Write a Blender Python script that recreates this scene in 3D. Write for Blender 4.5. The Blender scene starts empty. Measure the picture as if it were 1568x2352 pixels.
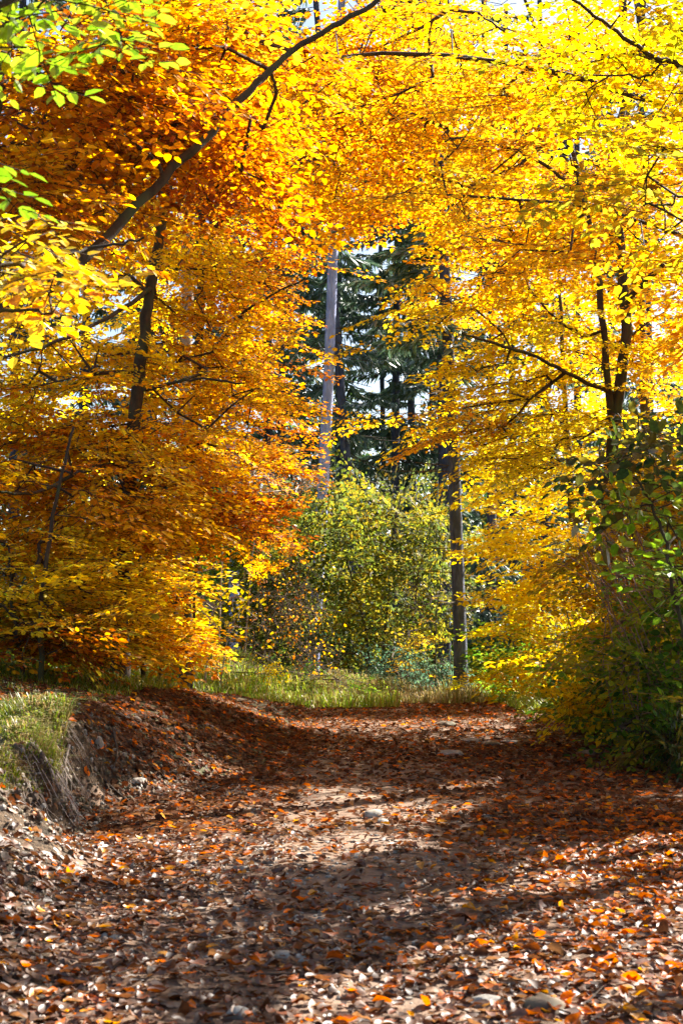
import bpy, math
import numpy as np
from mathutils import Vector

SC = bpy.context.scene
rng = np.random.default_rng(7)

# ------------------------------------------------------------------ camera
CAM_H, HOR, K = 1.15, 1500.0, 3267.0        # eye height, horizon row and focal length in rows of a 1568 x 2352 picture
PITCH = math.atan((HOR - 1176.0) / K)
cd = bpy.data.cameras.new("camera"); cam = bpy.data.objects.new("camera", cd)
SC.collection.objects.link(cam); SC.camera = cam
cam.location = (0, 0, CAM_H); cam.rotation_euler = (math.pi / 2 + PITCH, 0, 0)
cd.sensor_fit = 'VERTICAL'; cd.sensor_height = 36; cd.lens = 50
cd.clip_start = 0.05; cd.clip_end = 2000
cd.dof.use_dof = True; cd.dof.focus_distance = 14.0; cd.dof.aperture_fstop = 6.3

# ------------------------------------------------------------------ light
SUN_AZ, SUN_EL = 48.0, 41.0                 # degrees from +Y towards +X
w = bpy.data.worlds.new("World"); SC.world = w; w.use_nodes = True
nt = w.node_tree; bg = nt.nodes['Background']
sky = nt.nodes.new('ShaderNodeTexSky'); sky.sky_type = 'NISHITA'; sky.sun_disc = False
sky.sun_elevation = math.radians(SUN_EL); sky.sun_rotation = math.radians(SUN_AZ)
sky.air_density = 1.0; sky.dust_density = 2.0; sky.ozone_density = 1.0
nt.links.new(sky.outputs[0], bg.inputs[0]); bg.inputs[1].default_value = 0.05
sl = bpy.data.lights.new("sun", 'SUN'); sl.energy = 5.0; sl.angle = math.radians(0.5); sl.color = (1, 0.94, 0.84)
so = bpy.data.objects.new("sun", sl); SC.collection.objects.link(so)
SD = np.array([math.cos(math.radians(SUN_EL)) * math.sin(math.radians(SUN_AZ)),
               math.cos(math.radians(SUN_EL)) * math.cos(math.radians(SUN_AZ)),
               math.sin(math.radians(SUN_EL))])
so.rotation_euler = Vector(SD).to_track_quat('Z', 'Y').to_euler(); so.location = tuple(SD * 40)
SC.view_settings.view_transform = 'Standard'; SC.view_settings.look = 'None'
SC.view_settings.exposure = 2.3; SC.view_settings.gamma = 1.0
cy = SC.cycles
cy.max_bounces = 9; cy.diffuse_bounces = 8; cy.transmission_bounces = 6; cy.glossy_bounces = 2; cy.transparent_max_bounces = 4
cy.caustics_reflective = False; cy.caustics_refractive = False
cy.use_adaptive_sampling = True; cy.adaptive_threshold = 0.02

# ------------------------------------------------------------------ projection helpers (for authoring positions)
cp, sp_ = math.cos(PITCH), math.sin(PITCH)
def at(px, py, Y):
    u, v = (px - 784.0) / K, (1176.0 - py) / K
    d = np.array([u, cp - v * sp_, sp_ + v * cp])
    return np.array([0, 0, CAM_H]) + d * (Y / d[1])
def to_px(P):
    x, y, z = P[..., 0], P[..., 1], P[..., 2] - CAM_H
    d = y * cp + z * sp_; v = -y * sp_ + z * cp
    d = np.where(d < 0.05, 0.05, d)
    return 784 + K * x / d, 1176 - K * v / d, d

# ------------------------------------------------------------------ noise
def _h(ix, iy, iz, s):
    n = (ix * 374761393 + iy * 668265263 + iz * 2147483647 + s * 974711) & 0xffffffff
    n = ((n ^ (n >> 13)) * 1274126177) & 0xffffffff
    return ((n ^ (n >> 16)) & 0xffff) / 65535.0
def vnoise(P, s=0):
    P = np.asarray(P, float)
    i = np.floor(P).astype(np.int64); f = P - i; f = f * f * (3 - 2 * f)
    r = 0
    for dx in (0, 1):
        for dy in (0, 1):
            for dz in (0, 1):
                wgt = (f[..., 0] if dx else 1 - f[..., 0]) * (f[..., 1] if dy else 1 - f[..., 1]) * (f[..., 2] if dz else 1 - f[..., 2])
                r = r + wgt * _h(i[..., 0] + dx, i[..., 1] + dy, i[..., 2] + dz, s)
    return r
def n2(x, y, sc, s=0):
    return vnoise(np.stack([np.asarray(x) * sc, np.asarray(y) * sc, np.zeros_like(np.asarray(x, float))], -1), s)

# ------------------------------------------------------------------ terrain
def sst(t):
    t = np.clip(t, 0, 1); return t * t * (3 - 2 * t)
_yp = np.linspace(-60, 400, 4601)
_slope = np.interp(_yp, [-60, 2, 3, 18, 24, 34, 44, 52, 160, 400], [0, 0, .0245, .0245, -.05, -.05, 0.02, .10, .10, 0])
_zp = np.concatenate([[0], np.cumsum((_slope[1:] + _slope[:-1]) / 2 * np.diff(_yp))]); _zp -= np.interp(0, _yp, _zp)
def zpath(y): return np.interp(y, _yp, _zp)
def xtop(y): return np.interp(y, [-5, 5, 7, 8.2, 9.2, 10.5, 12, 16, 20, 23, 27, 40], [-2.2, -2.1, -2.0, -1.80, -1.92, -2.05, -2.05, -1.9, -1.6, -.6, .5, 2])
def bw(y): return np.interp(y, [-5, 5, 7, 8, 9.2, 10.3, 12, 16, 20, 24], [1.4, 1.3, .9, .34, .38, 1.1, 1.6, 1.6, 1.2, 2.0])
def bh(y): return np.interp(y, [-5, 4, 6.5, 8, 9, 12, 14, 16.5, 20, 23, 26, 34], [.12, .16, .36, .50, .52, .56, .52, .36, .12, .28, .42, .5])
def ground(x, y, detail=True):
    x = np.asarray(x, float); y = np.asarray(y, float)
    z = zpath(y).copy() if np.ndim(y) else zpath(y)
    xt, b, hh = xtop(y), bw(y), bh(y)
    edge = 0.12 * (n2(x * 0 + 3, y, 1.6, 5) - .5) + .10 * (n2(x * 0, y, 4.5, 6) - .5)
    t = (xt + b + edge - x) / b
    steep = sst((t - .0)); z = z + hh * steep
    z = z + np.clip((xt - x), 0, 9) * np.interp(y, [0, 8, 9.5, 12, 24, 40], [.03, .02, .05, .16, .13, .05])
    z = z + .30 * sst((x - 2.75) / 1.6) * np.interp(y, [0, 4, 8, 40], [0, .3, 1, 1]) + np.clip(x - 4, 0, 12) * .05
    if detail:
        face = np.clip(4 * steep * (1 - steep), 0, 1) * np.interp(y, [6, 8, 9.6, 10.5], [.1, .8, .7, .08])
        z = z + .035 * (n2(x, y, 1.1, 1) - .5) + .03 * (n2(x, y, 3.1, 2) - .5) + .012 * (n2(x, y, 9, 3) - .5)
        z = z + face * (.26 * (n2(x, y * .8, 4.5, 7) - .5) + .20 * (n2(x, y, 10, 8) - .5) + .07 * (n2(x, y, 24, 9) - .5))
    return z
def gz(x, y): return float(ground(np.array([x]), np.array([y]))[0])
def on_ground(px, py):
    for Y in np.arange(3.5, 40, .02):
        p = at(px, py, Y)
        if p[2] <= gz(p[0], Y): return np.array([p[0], Y, gz(p[0], Y)])
    p = at(px, py, 20); return np.array([p[0], 20, gz(p[0], 20)])

# lit spots of the path: gaps between the crowns, drawn as outlines where sunlight reaches the ground
LIT = [[(640, 2352), (700, 2235), (900, 2215), (1100, 2130), (1568, 2035), (1700, 2010), (1700, 2500), (500, 2500)],
       [(820, 2100), (900, 2050), (1200, 1980), (1568, 1905), (1700, 1880), (1700, 1950), (1568, 1985), (1250, 2055), (1000, 2110)],
       [(560, 1850), (760, 1838), (1080, 1845), (1080, 1870), (840, 1885), (640, 1910), (560, 1890)],
       [(600, 1928), (900, 1916), (1060, 1938), (860, 1972), (640, 1985)],
       [(1000, 1800), (1150, 1790), (1170, 1805), (1030, 1812)],
       [(180, 1800), (320, 1780), (470, 1840), (560, 1900), (500, 1925), (330, 1900), (200, 1850)],
       [(380, 1730), (520, 1760), (560, 1780), (430, 1775)],
       [(-80, 1590), (90, 1600), (170, 1680), (130, 1730), (-80, 1730)],
       [(0, 1880), (120, 1890), (180, 1960), (40, 1960)],
       [(0, 2140), (170, 2140), (150, 2185), (0, 2180)],
       [(0, 2290), (300, 2270), (420, 2400), (0, 2400)],
       [(330, 1500), (820, 1490), (850, 1605), (640, 1606), (520, 1600), (400, 1560)],
       [(1050, 1500), (1250, 1500), (1230, 1600), (1050, 1606)]]
def inpoly(x, y, poly):
    r = np.zeros(x.shape, bool); n = len(poly)
    for i in range(n):
        x0, y0 = poly[i]; x1, y1 = poly[i - 1]
        if y0 == y1: continue
        c = ((y0 > y) != (y1 > y)) & (x < (x1 - x0) * (y - y0) / (y1 - y0) + x0); r ^= c
    return r
def sun_gap(P):
    """True for points whose shadow would fall into a sunlit spot of the ground."""
    g = P.copy()
    for _ in range(4):
        z = ground(g[:, 0], g[:, 1], False)
        t = (P[:, 2] - z) / SD[2]; g = P - SD * t[:, None]; 
    g[:, 2] = ground(g[:, 0], g[:, 1], False)
    px, py, d = to_px(g)
    wob = 26 * (n2(g[:, 0], g[:, 1], 3.2, 11) - .5)
    m = np.zeros(len(P), bool)
    for po in LIT: m |= inpoly(px + 2 * wob, py + wob, po)
    return m & (g[:, 1] > 3.5) & (g[:, 1] < 32)

# ------------------------------------------------------------------ materials
def mat(name): 
    m = bpy.data.materials.new(name); m.use_nodes = True; m.node_tree.nodes.clear(); return m, m.node_tree.nodes, m.node_tree.links
def leaf_mat(name, gloss=.05, rough=.4, trans=.5, sat=1.02, lo=.78):
    m, N, L = mat(name)
    a = N.new('ShaderNodeAttribute'); a.attribute_name = 'Col'
    tx = N.new('ShaderNodeTexNoise'); tx.inputs['Scale'].default_value = 55; tx.inputs['Detail'].default_value = 2
    geo = N.new('ShaderNodeNewGeometry'); L.new(geo.outputs['Position'], tx.inputs['Vector'])
    mr = N.new('ShaderNodeMapRange'); mr.inputs[1].default_value = .3; mr.inputs[2].default_value = .7; mr.inputs[3].default_value = lo; mr.inputs[4].default_value = 1.12
    L.new(tx.outputs['Fac'], mr.inputs[0])
    mul = N.new('ShaderNodeVectorMath'); mul.operation = 'SCALE'; L.new(a.outputs['Color'], mul.inputs[0]); L.new(mr.outputs[0], mul.inputs['Scale'])
    hs = N.new('ShaderNodeHueSaturation'); hs.inputs['Saturation'].default_value = sat; hs.inputs['Value'].default_value = 1.08
    L.new(mul.outputs[0], hs.inputs['Color'])
    d = N.new('ShaderNodeBsdfDiffuse'); L.new(mul.outputs[0], d.inputs[0])
    t = N.new('ShaderNodeBsdfTranslucent'); L.new(hs.outputs[0], t.inputs[0])
    mx = N.new('ShaderNodeMixShader'); mx.inputs[0].default_value = trans; L.new(d.outputs[0], mx.inputs[1]); L.new(t.outputs[0], mx.inputs[2])
    g = N.new('ShaderNodeBsdfGlossy'); g.inputs['Roughness'].default_value = rough; g.inputs[0].default_value = (1, 1, 1, 1)
    fr = N.new('ShaderNodeFresnel'); fr.inputs[0].default_value = 1.45
    ma = N.new('ShaderNodeMath'); ma.operation = 'MULTIPLY'; ma.inputs[1].default_value = gloss * 14; L.new(fr.outputs[0], ma.inputs[0])
    m2 = N.new('ShaderNodeMixShader'); L.new(ma.outputs[0], m2.inputs[0]); L.new(mx.outputs[0], m2.inputs[1]); L.new(g.outputs[0], m2.inputs[2])
    o = N.new('ShaderNodeOutputMaterial'); L.new(m2.outputs[0], o.inputs[0]); return m
def rough_mat(name, c0, c1, scale, stretch=(1, 1, 1), bump=.4, rough=.9, c2=None, s2=3.0, attr=False, dist=.03):
    m, N, L = mat(name)
    tc = N.new('ShaderNodeNewGeometry'); mp = N.new('ShaderNodeMapping'); mp.inputs['Scale'].default_value = stretch
    L.new(tc.outputs['Position'], mp.inputs[0])
    t = N.new('ShaderNodeTexNoise'); t.inputs['Scale'].default_value = scale; t.inputs['Detail'].default_value = 8; t.inputs['Roughness'].default_value = .65
    L.new(mp.outputs[0], t.inputs[0])
    r = N.new('ShaderNodeValToRGB'); r.color_ramp.elements[0].color = (*c0, 1); r.color_ramp.elements[1].color = (*c1, 1)
    r.color_ramp.elements[0].position = .35; r.color_ramp.elements[1].position = .68
    L.new(t.outputs['Fac'], r.inputs[0]); col = r.outputs[0]
    if c2:
        t2 = N.new('ShaderNodeTexNoise'); t2.inputs['Scale'].default_value = s2; t2.inputs['Detail'].default_value = 5; L.new(tc.outputs['Position'], t2.inputs[0])
        mr = N.new('ShaderNodeMapRange'); mr.inputs[1].default_value = .48; mr.inputs[2].default_value = .66; L.new(t2.outputs['Fac'], mr.inputs[0])
        mx = N.new('ShaderNodeMix'); mx.data_type = 'RGBA'; L.new(mr.outputs[0], mx.inputs[0]); L.new(col, mx.inputs[6]); mx.inputs[7].default_value = (*c2, 1); col = mx.outputs[2]
    b = N.new('ShaderNodeBsdfPrincipled'); L.new(col, b.inputs['Base Color']); b.inputs['Roughness'].default_value = rough
    b.inputs['Specular IOR Level'].default_value = .3
    bp = N.new('ShaderNodeBump'); bp.inputs['Strength'].default_value = bump; bp.inputs['Distance'].default_value = dist
    L.new(t.outputs['Fac'], bp.inputs['Height']); L.new(bp.outputs[0], b.inputs['Normal'])
    o = N.new('ShaderNodeOutputMaterial'); L.new(b.outputs[0], o.inputs[0]); return m
M_LEAF = leaf_mat('leaf', .006, .5, .70)
M_BIGLEAF = leaf_mat('broad leaf', .014, .45, .55, lo=.62)
M_LITTER = leaf_mat('dry leaf', .004, .5, .46, 1.15, lo=.55)
M_NEEDLE = leaf_mat('needle', .015, .5, .25)
M_GRASS = leaf_mat('grass blade', .006, .55, .45)
M_BARK = rough_mat('beech bark', (.028, .019, .013), (.085, .06, .04), 9, (1, 1, .5), .5, .85, (.06, .07, .03), 4)
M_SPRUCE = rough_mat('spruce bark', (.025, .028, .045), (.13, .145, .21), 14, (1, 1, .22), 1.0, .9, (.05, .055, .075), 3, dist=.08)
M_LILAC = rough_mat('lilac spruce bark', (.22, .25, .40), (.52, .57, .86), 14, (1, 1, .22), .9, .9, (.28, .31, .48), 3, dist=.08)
M_PALE = rough_mat('pale twig', (.20, .15, .13), (.42, .36, .32), 12)
M_TWIG = rough_mat('dark twig', (.035, .024, .017), (.09, .06, .04), 12)
M_CANE = rough_mat('reddish cane', (.14, .07, .05), (.38, .24, .18), 12)
M_DIRT = rough_mat('path dirt', (.06, .034, .02), (.25, .16, .105), 26, (1, 1, 1), .7, .95, (.24, .165, .115), 1.6, dist=.02)
M_SOIL = rough_mat('forest soil', (.03, .022, .012), (.11, .08, .04), 12, (1, 1, 1), .7, .95, (.05, .06, .015), 2)
M_BANK = rough_mat('bank earth', (.035, .022, .013), (.19, .125, .075), 38, (1, 1, 1), 1.0, .95, (.06, .045, .03), 7, dist=.05)
M_STONE = rough_mat('stone', (.16, .14, .12), (.42, .39, .34), 18, (1, 1, 1), .4, .8, (.25, .20, .14), 7, dist=.01)
M_DSTONE = rough_mat('brown stone', (.06, .04, .03), (.20, .14, .09), 16, (1, 1, 1), .4, .8, (.10, .09, .05), 7, dist=.01)

# ------------------------------------------------------------------ mesh helpers
def link(o): SC.collection.objects.link(o); return o
def mesh_obj(name, V, F, m, col=None, parent=None, smooth=False):
    """V (n,3), F (k,3|4) int, col (n,3)"""
    me = bpy.data.meshes.new(name); V = np.asarray(V, np.float32); F = np.asarray(F, np.int32)
    me.vertices.add(len(V)); me.vertices.foreach_set('co', V.ravel())
    k = F.shape[1]; me.loops.add(F.size); me.loops.foreach_set('vertex_index', F.ravel())
    me.polygons.add(len(F)); me.polygons.foreach_set('loop_start', np.arange(0, F.size, k, dtype=np.int32))
    me.polygons.foreach_set('use_smooth', np.full(len(F), smooth))
    me.update(calc_edges=True)
    if col is not None:
        a = me.color_attributes.new('Col', 'FLOAT_COLOR', 'POINT')
        c = np.ones((len(V), 4), np.float32); c[:, :3] = col; a.data.foreach_set('color', c.ravel())
    me.materials.append(m); o = link(bpy.data.objects.new(name, me))
    if parent: o.parent = parent
    return o
def tag(o, label=None, cat=None, group=None, kind=None):
    if label: o['label'] = label
    if cat: o['category'] = cat
    if group: o['group'] = group
    if kind: o['kind'] = kind
    return o
def thing(name, loc, label, cat, group=None):
    e = bpy.data.objects.new(name, None); link(e); e.location = tuple(loc); e.empty_display_size = .2
    return tag(e, label, cat, group)
def frames(P):
    T = np.gradient(P, axis=0); T /= np.linalg.norm(T, axis=1)[:, None] + 1e-9
    ref = np.array([0.31, .95, .02]) if abs(T[:, 2]).mean() > .6 else np.array([0.05, .05, 1.])
    A = np.cross(T, ref); A /= np.linalg.norm(A, axis=1)[:, None] + 1e-9
    return T, A, np.cross(T, A)
def smooth_poly(P, R, sub=5):
    P = np.asarray(P, float); n = len(P); t = np.arange(n); tt = np.linspace(0, n - 1, (n - 1) * sub + 1)
    out = np.zeros((len(tt), 3)); Pe = np.vstack([2 * P[0] - P[1], P, 2 * P[-1] - P[-2]])
    for k, u in enumerate(tt):
        i = min(int(u), n - 2); f = u - i; a, b, c, d = Pe[i], Pe[i + 1], Pe[i + 2], Pe[i + 3]
        out[k] = .5 * ((2 * b) + (-a + c) * f + (2 * a - 5 * b + 4 * c - d) * f ** 2 + (-a + 3 * b - 3 * c + d) * f ** 3)
    return out, np.interp(tt, t, R)
def tube(P, R, sides=8, knob=0.0):
    T, A, B = frames(P); th = np.arange(sides) / sides * 2 * np.pi
    rr = R[:, None] * (1 + knob * (rng.random((len(P), sides)) - .5))
    V = P[:, None] + rr[..., None] * (np.cos(th)[None, :, None] * A[:, None] + np.sin(th)[None, :, None] * B[:, None])
    V = V.reshape(-1, 3); F = []
    for i in range(len(P) - 1):
        for j in range(sides):
            F.append((i * sides + j, i * sides + (j + 1) % sides, (i + 1) * sides + (j + 1) % sides, (i + 1) * sides + j))
    return V, np.array(F)
def edge_tubes(A, B, ra, rb, sides=3):
    """many short prisms at once"""
    T = B - A; L = np.linalg.norm(T, axis=1) + 1e-9; T = T / L[:, None]
    ref = np.where(np.abs(T[:, 2:3]) > .8, np.array([[1., 0, 0]]), np.array([[0, 0, 1.]]))
    U = np.cross(T, ref); U /= np.linalg.norm(U, axis=1)[:, None]; W = np.cross(T, U)
    th = np.arange(sides) / sides * 2 * np.pi
    ring = np.cos(th)[None, :, None] * U[:, None] + np.sin(th)[None, :, None] * W[:, None]
    V = np.concatenate([A[:, None] + ring * ra[:, None, None], B[:, None] + ring * rb[:, None, None]], 1).reshape(-1, 3)
    base = (np.arange(len(A)) * 2 * sides)[:, None, None]
    q = np.array([[j, (j + 1) % sides, sides + (j + 1) % sides, sides + j] for j in range(sides)])[None]
    return V, (base + q).reshape(-1, 4)

# ------------------------------------------------------------------ leaves and sprays
LEAF6 = np.array([(0, 0, 0), (.28, .27, .05), (.68, .25, .03), (1, 0, -.06), (.68, -.25, .03), (.28, -.27, .05)])
LEAF6F = np.array([(0, 3, 2, 1), (0, 5, 4, 3)])
LEAF4 = np.array([(0, 0, 0), (.45, .33, .05), (1, 0, -.06), (.45, -.33, .05)])
LEAF4F = np.array([(0, 2, 1), (0, 3, 2)])
def unit(v): return v / (np.linalg.norm(v, axis=-1, keepdims=True) + 1e-9)
def place_leaves(shape, base, d, n, size, width=1.0):
    d = unit(d); s = unit(np.cross(n, d)); n = np.cross(d, s)
    S = shape[None] * size[:, None, None]; w_ = width if np.isscalar(width) else width[:, None]
    return base[:, None] + S[..., 0:1] * d[:, None] + (S[..., 1] * w_)[..., None] * s[:, None] + S[..., 2:3] * n[:, None]
def spray_variant(r, L=.85, leaf=.072, nside=11, gap=.046):
    base, d, seg = [], [], []
    def put(p0, dirv, ln, first=.03):
        t = first; sgn = 1
        while t < ln:
            p = p0 + dirv * t + np.array([0, 0, -.10 * t * t])
            a = sgn * math.radians(r.uniform(38, 70)); c, s = math.cos(a), math.sin(a)
            base.append(p); d.append(np.array([dirv[0] * c - dirv[1] * s, dirv[0] * s + dirv[1] * c, r.uniform(-.35, .12)])); sgn = -sgn
            t += gap * r.uniform(.7, 1.3)
        base.append(p0 + dirv * ln); d.append(dirv + np.array([0, 0, -.1]))
    ax = np.array([1., 0, 0])
    for i in range(nside):
        f = (i + .6) / nside; p = ax * f * L + np.array([0, .03 * math.sin(f * 5), -.12 * f * f * L])
        a = (1 if i % 2 else -1) * math.radians(r.uniform(35, 62)); dv = np.array([math.cos(a), math.sin(a), r.uniform(-.18, .1)])
        ln = L * (.50 - .36 * f) * r.uniform(.6, 1.25); put(p, dv, ln); seg.append((p, p + dv * ln, .0022))
    put(ax * L * .25 + 0, ax + np.array([0, 0, -.1]), L * .75)
    seg.append((np.zeros(3), np.array([L * .5, .01, -.03 * L]), .0045)); seg.append((np.array([L * .5, .01, -.03 * L]), np.array([L, 0, -.12 * L]), .003))
    base = np.array(base); d = np.array(d); n = np.array([0, 0, 1.])[None] + r.normal(0, .34, (len(base), 3)); size = leaf * r.uniform(.62, 1.22, len(base))
    return base, d, n, size, seg
VAR = [spray_variant(rng) for _ in range(10)]
VAR_BIG = [spray_variant(rng, .55, .078, 7, .068) for _ in range(6)]
VAR_FAR = [spray_variant(rng, 1.05, .105, 9, .085) for _ in range(6)]
VAR_FINE = [spray_variant(rng, .5, .045, 9, .032) for _ in range(6)]
VSETS = {'beech': (VAR, LEAF6, LEAF6F), 'big': (VAR_BIG, LEAF6, LEAF6F), 'far': (VAR_FAR, LEAF4, LEAF4F), 'beech4': (VAR, LEAF4, LEAF4F), 'fine': (VAR_FINE, LEAF4, LEAF4F)}

PAL = dict(
    lemon=[(.96, .78, .03), (.96, .72, .02), (.94, .80, .05), (.96, .64, .015), (.84, .70, .02)],
    yellow=[(.96, .70, .02), (.96, .76, .04), (.95, .58, .01), (.94, .72, .03), (.86, .40, .008), (.96, .64, .015)],
    gold=[(.95, .56, .015), (.95, .64, .03), (.88, .44, .01), (.78, .56, .03), (.62, .24, .01)],
    orange=[(.92, .42, .01), (.94, .52, .015), (.78, .28, .008), (.92, .60, .02), (.50, .14, .008)],
    rust=[(.66, .20, .008), (.42, .11, .008), (.80, .34, .01), (.30, .07, .008), (.90, .50, .015)],
    olive=[(.60, .50, .02), (.78, .54, .02), (.40, .38, .03), (.82, .46, .012), (.40, .17, .012)],
    ygreen=[(.72, .58, .015), (.46, .46, .015), (.88, .62, .015), (.84, .50, .01)],
    lime=[(.24, .46, .02), (.18, .36, .015), (.44, .56, .03), (.30, .48, .02)],
    hazel=[(.19, .22, .02), (.11, .15, .018), (.32, .29, .022), (.12, .16, .045), (.38, .27, .02), (.06, .09, .02)],
    green=[(.16, .33, .02), (.10, .22, .02), (.28, .42, .02), (.44, .38, .02), (.05, .12, .02)],
    dark=[(.045, .10, .02), (.03, .07, .018), (.10, .13, .02), (.16, .11, .02), (.22, .18, .02)],
    blue=[(.06, .14, .08), (.09, .18, .11), (.04, .10, .06), (.13, .20, .10)],
    reddish=[(.60, .20, .02), (.42, .11, .012), (.70, .33, .02), (.30, .09, .012)])

OPEN = [([(640, 530), (1010, 480), (990, 610), (870, 740), (790, 760), (690, 760)], .93),
        ([(610, 790), (900, 760), (1060, 740), (1050, 960), (880, 1040), (700, 1040), (620, 960)], .72),
        ([(500, 1100), (700, 1085), (1000, 1040), (1075, 1030), (1150, 1150), (1125, 1600), (600, 1600), (470, 1420), (460, 1250)], .97),
        ([(620, -100), (760, -100), (770, 60), (700, 130), (640, 140)], .85)]
def rot_mats(yaw, pitch, roll):
    cyw, sy, cpt, spt, cr, sr = np.cos(yaw), np.sin(yaw), np.cos(pitch), np.sin(pitch), np.cos(roll), np.sin(roll)
    R = np.zeros((len(yaw), 3, 3))
    R[:, 0, 0] = cyw * cpt; R[:, 0, 1] = cyw * spt * sr - sy * cr; R[:, 0, 2] = cyw * spt * cr + sy * sr
    R[:, 1, 0] = sy * cpt; R[:, 1, 1] = sy * spt * sr + cyw * cr; R[:, 1, 2] = sy * spt * cr - cyw * sr
    R[:, 2, 0] = -spt; R[:, 2, 1] = cpt * sr; R[:, 2, 2] = cpt * cr
    return R

def plant(name, label, cat, skel, regions, near=0, group=None, kindset='beech', leafmat=None, barkmat=None, twigmat=None,
          cull=True, gaps=True, rough=.2, droop=.12, sprays=True, foliage_name='foliage', twig_r=.0034, scale=1.0, bare=0.0):
    """skel: [(part name, [(px,py,Y)|('w',x,y,z)...], r0, r1)]; regions: (cx,cy,rx,ry,Y0,Y1,n,palette) in picture units or ('w',x,y,z,rx,ry,rz,n,palette)"""
    leafmat = leafmat or M_LEAF; barkmat = barkmat or M_BARK; twigmat = twigmat or M_TWIG
    root = None; nodes = []; par = []; rad = []
    for part, pts, r0, r1 in skel:
        P = np.array([np.array(p[1:], float) if p[0] == 'w' else at(*p) for p in pts])
        if root is None:
            P[0, 2] = gz(P[0, 0], P[0, 1]) - .05; base = P[0].copy(); root = thing(name, base, label, cat, group)
        elif part in ('stem', 'trunk'): P[0, 2] = gz(P[0, 0], P[0, 1]) - .05
        P, R = smooth_poly(P, np.linspace(r0, r1, len(P)), 6 if len(P) < 9 else 4)
        if part == 'trunk': R = R * (1 + .5 * np.exp(-(P[:, 2] - P[0, 2]) / .25))
        P[1:-1] += rng.normal(0, .006 + .04 * r0, (len(P) - 2, 3))
        V, F = tube(P, R, 10 if r0 > .05 else 6, .16)
        mesh_obj(part, V - base, F, barkmat, parent=root, smooth=True)
        k0 = len(nodes)
        for i, p in enumerate(P): nodes.append(p); par.append(-1); rad.append(R[i])
    # targets
    tg, pal = [], []
    for rg in regions:
        if rg[0] == 'w':
            _, x, y, z, rx, ry, rz, n, pl = rg; q = rng.normal(0, 1, (n, 3)); q = unit(q) * rng.random((n, 1)) ** (1 / 3.)
            T = np.array([x, y, z]) + q * np.array([rx, ry, rz])
        else:
            cx, cyy, rx, ry, Y0, Y1, n, pl = rg
            a = rng.uniform(0, 2 * np.pi, n); s = np.sqrt(rng.random(n)); YY = rng.uniform(Y0, Y1, n); Ym = (Y0 + Y1) / 2
            T = np.array([at(cx, cyy, Ym)] * n); T[:, 0] += np.cos(a) * s * rx / K * Ym; T[:, 2] += np.sin(a) * s * ry / K * Ym; T[:, 1] = YY
        zz = ground(T[:, 0], T[:, 1], False) + .12; T[:, 2] = np.maximum(T[:, 2], zz + rng.random(len(T)) * .2)
        tg.append(T); pal += [pl] * len(T)
    tg = np.concatenate(tg); pal = np.array(pal)
    if name in ('beech_tree', 'beech_sapling') and not label.startswith(('rust-red', 'sparse')):
        qx, qy, _q = to_px(tg); kk = np.ones(len(tg), bool)
        for po, pr_ in OPEN: kk &= ~(inpoly(qx, qy, po) & (rng.random(len(tg)) < pr_))
        tg, pal = tg[kk], pal[kk]
    N0 = np.array(nodes); d0 = np.min(np.linalg.norm(tg[:, None] - N0[None, ::2], axis=2), axis=1) if len(tg) else []
    order = np.argsort(d0); cap = len(nodes) + len(tg) * 14 + 10
    NP = np.zeros((cap, 3)); NP[:len(nodes)] = N0; cnt = len(nodes); PAR = -np.ones(cap, int); dep = np.zeros(cap); tip = []
    CNT = np.zeros(cap)
    for ti in order:
        t = tg[ti]; dv = t - NP[:cnt]; dd = np.linalg.norm(dv, axis=1)
        cost = dd + .10 * dep[:cnt] + .9 * np.maximum(0, -dv[:, 2] - .15) + .25 * np.maximum(0, np.abs(dv[:, 2]) - .8 * np.hypot(dv[:, 0], dv[:, 1]))
        j = int(np.argmin(cost)); D = dd[j]; ns = max(1, min(12, int(D / .3))); p0 = NP[j].copy(); prev = j
        side = rng.normal(0, .05, 3) * D
        for s in range(1, ns + 1):
            f = s / ns; p = p0 + (t - p0) * f; b = math.sin(f * math.pi)
            p = p + np.array([0, 0, .10 * D * b]) + side * b + (rng.normal(0, .012, 3) if s < ns else 0)
            NP[cnt] = p; PAR[cnt] = prev; dep[cnt] = dep[prev] + D / ns; prev = cnt; cnt += 1
        tip.append((ti, prev)); k = prev
        while k >= 0: CNT[k] += 1; k = PAR[k]
    ids = np.arange(len(nodes), cnt); r_ = twig_r * CNT[:cnt] ** .52 * scale; r_ = np.minimum(r_, .032 if near < 300 else .012)
    if len(ids):
        pi = PAR[ids]; ra = np.where(pi >= len(nodes), r_[pi], r_[ids] * 1.15)
        V, F = edge_tubes(NP[pi], NP[ids], np.minimum(ra, .045), r_[ids], 4 if near else 3)
        tag(mesh_obj('twigs', V - base, F, twigmat, parent=root), kind='stuff')
    if not sprays: return root
    ti = np.array([a for a, b in tip]); pn = np.array([b for a, b in tip])
    pos = NP[pn]; dv = pos - NP[PAR[pn]]
    yaw = np.arctan2(dv[:, 1], dv[:, 0]) + rng.normal(0, .5, len(ti)); pitch = droop + rng.normal(0, rough, len(ti)); roll = rng.normal(0, rough * 1.2, len(ti))
    R = rot_mats(yaw, pitch, roll); pos = pos - R[:, :, 0] * .18
    VS, SH, SF = VSETS[kindset]; vi = rng.integers(0, len(VS), len(ti)); sc = rng.uniform(.75, 1.25, len(ti)) * scale
    LV, LC, SA, SB, SR = [], [], [], [], []
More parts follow.
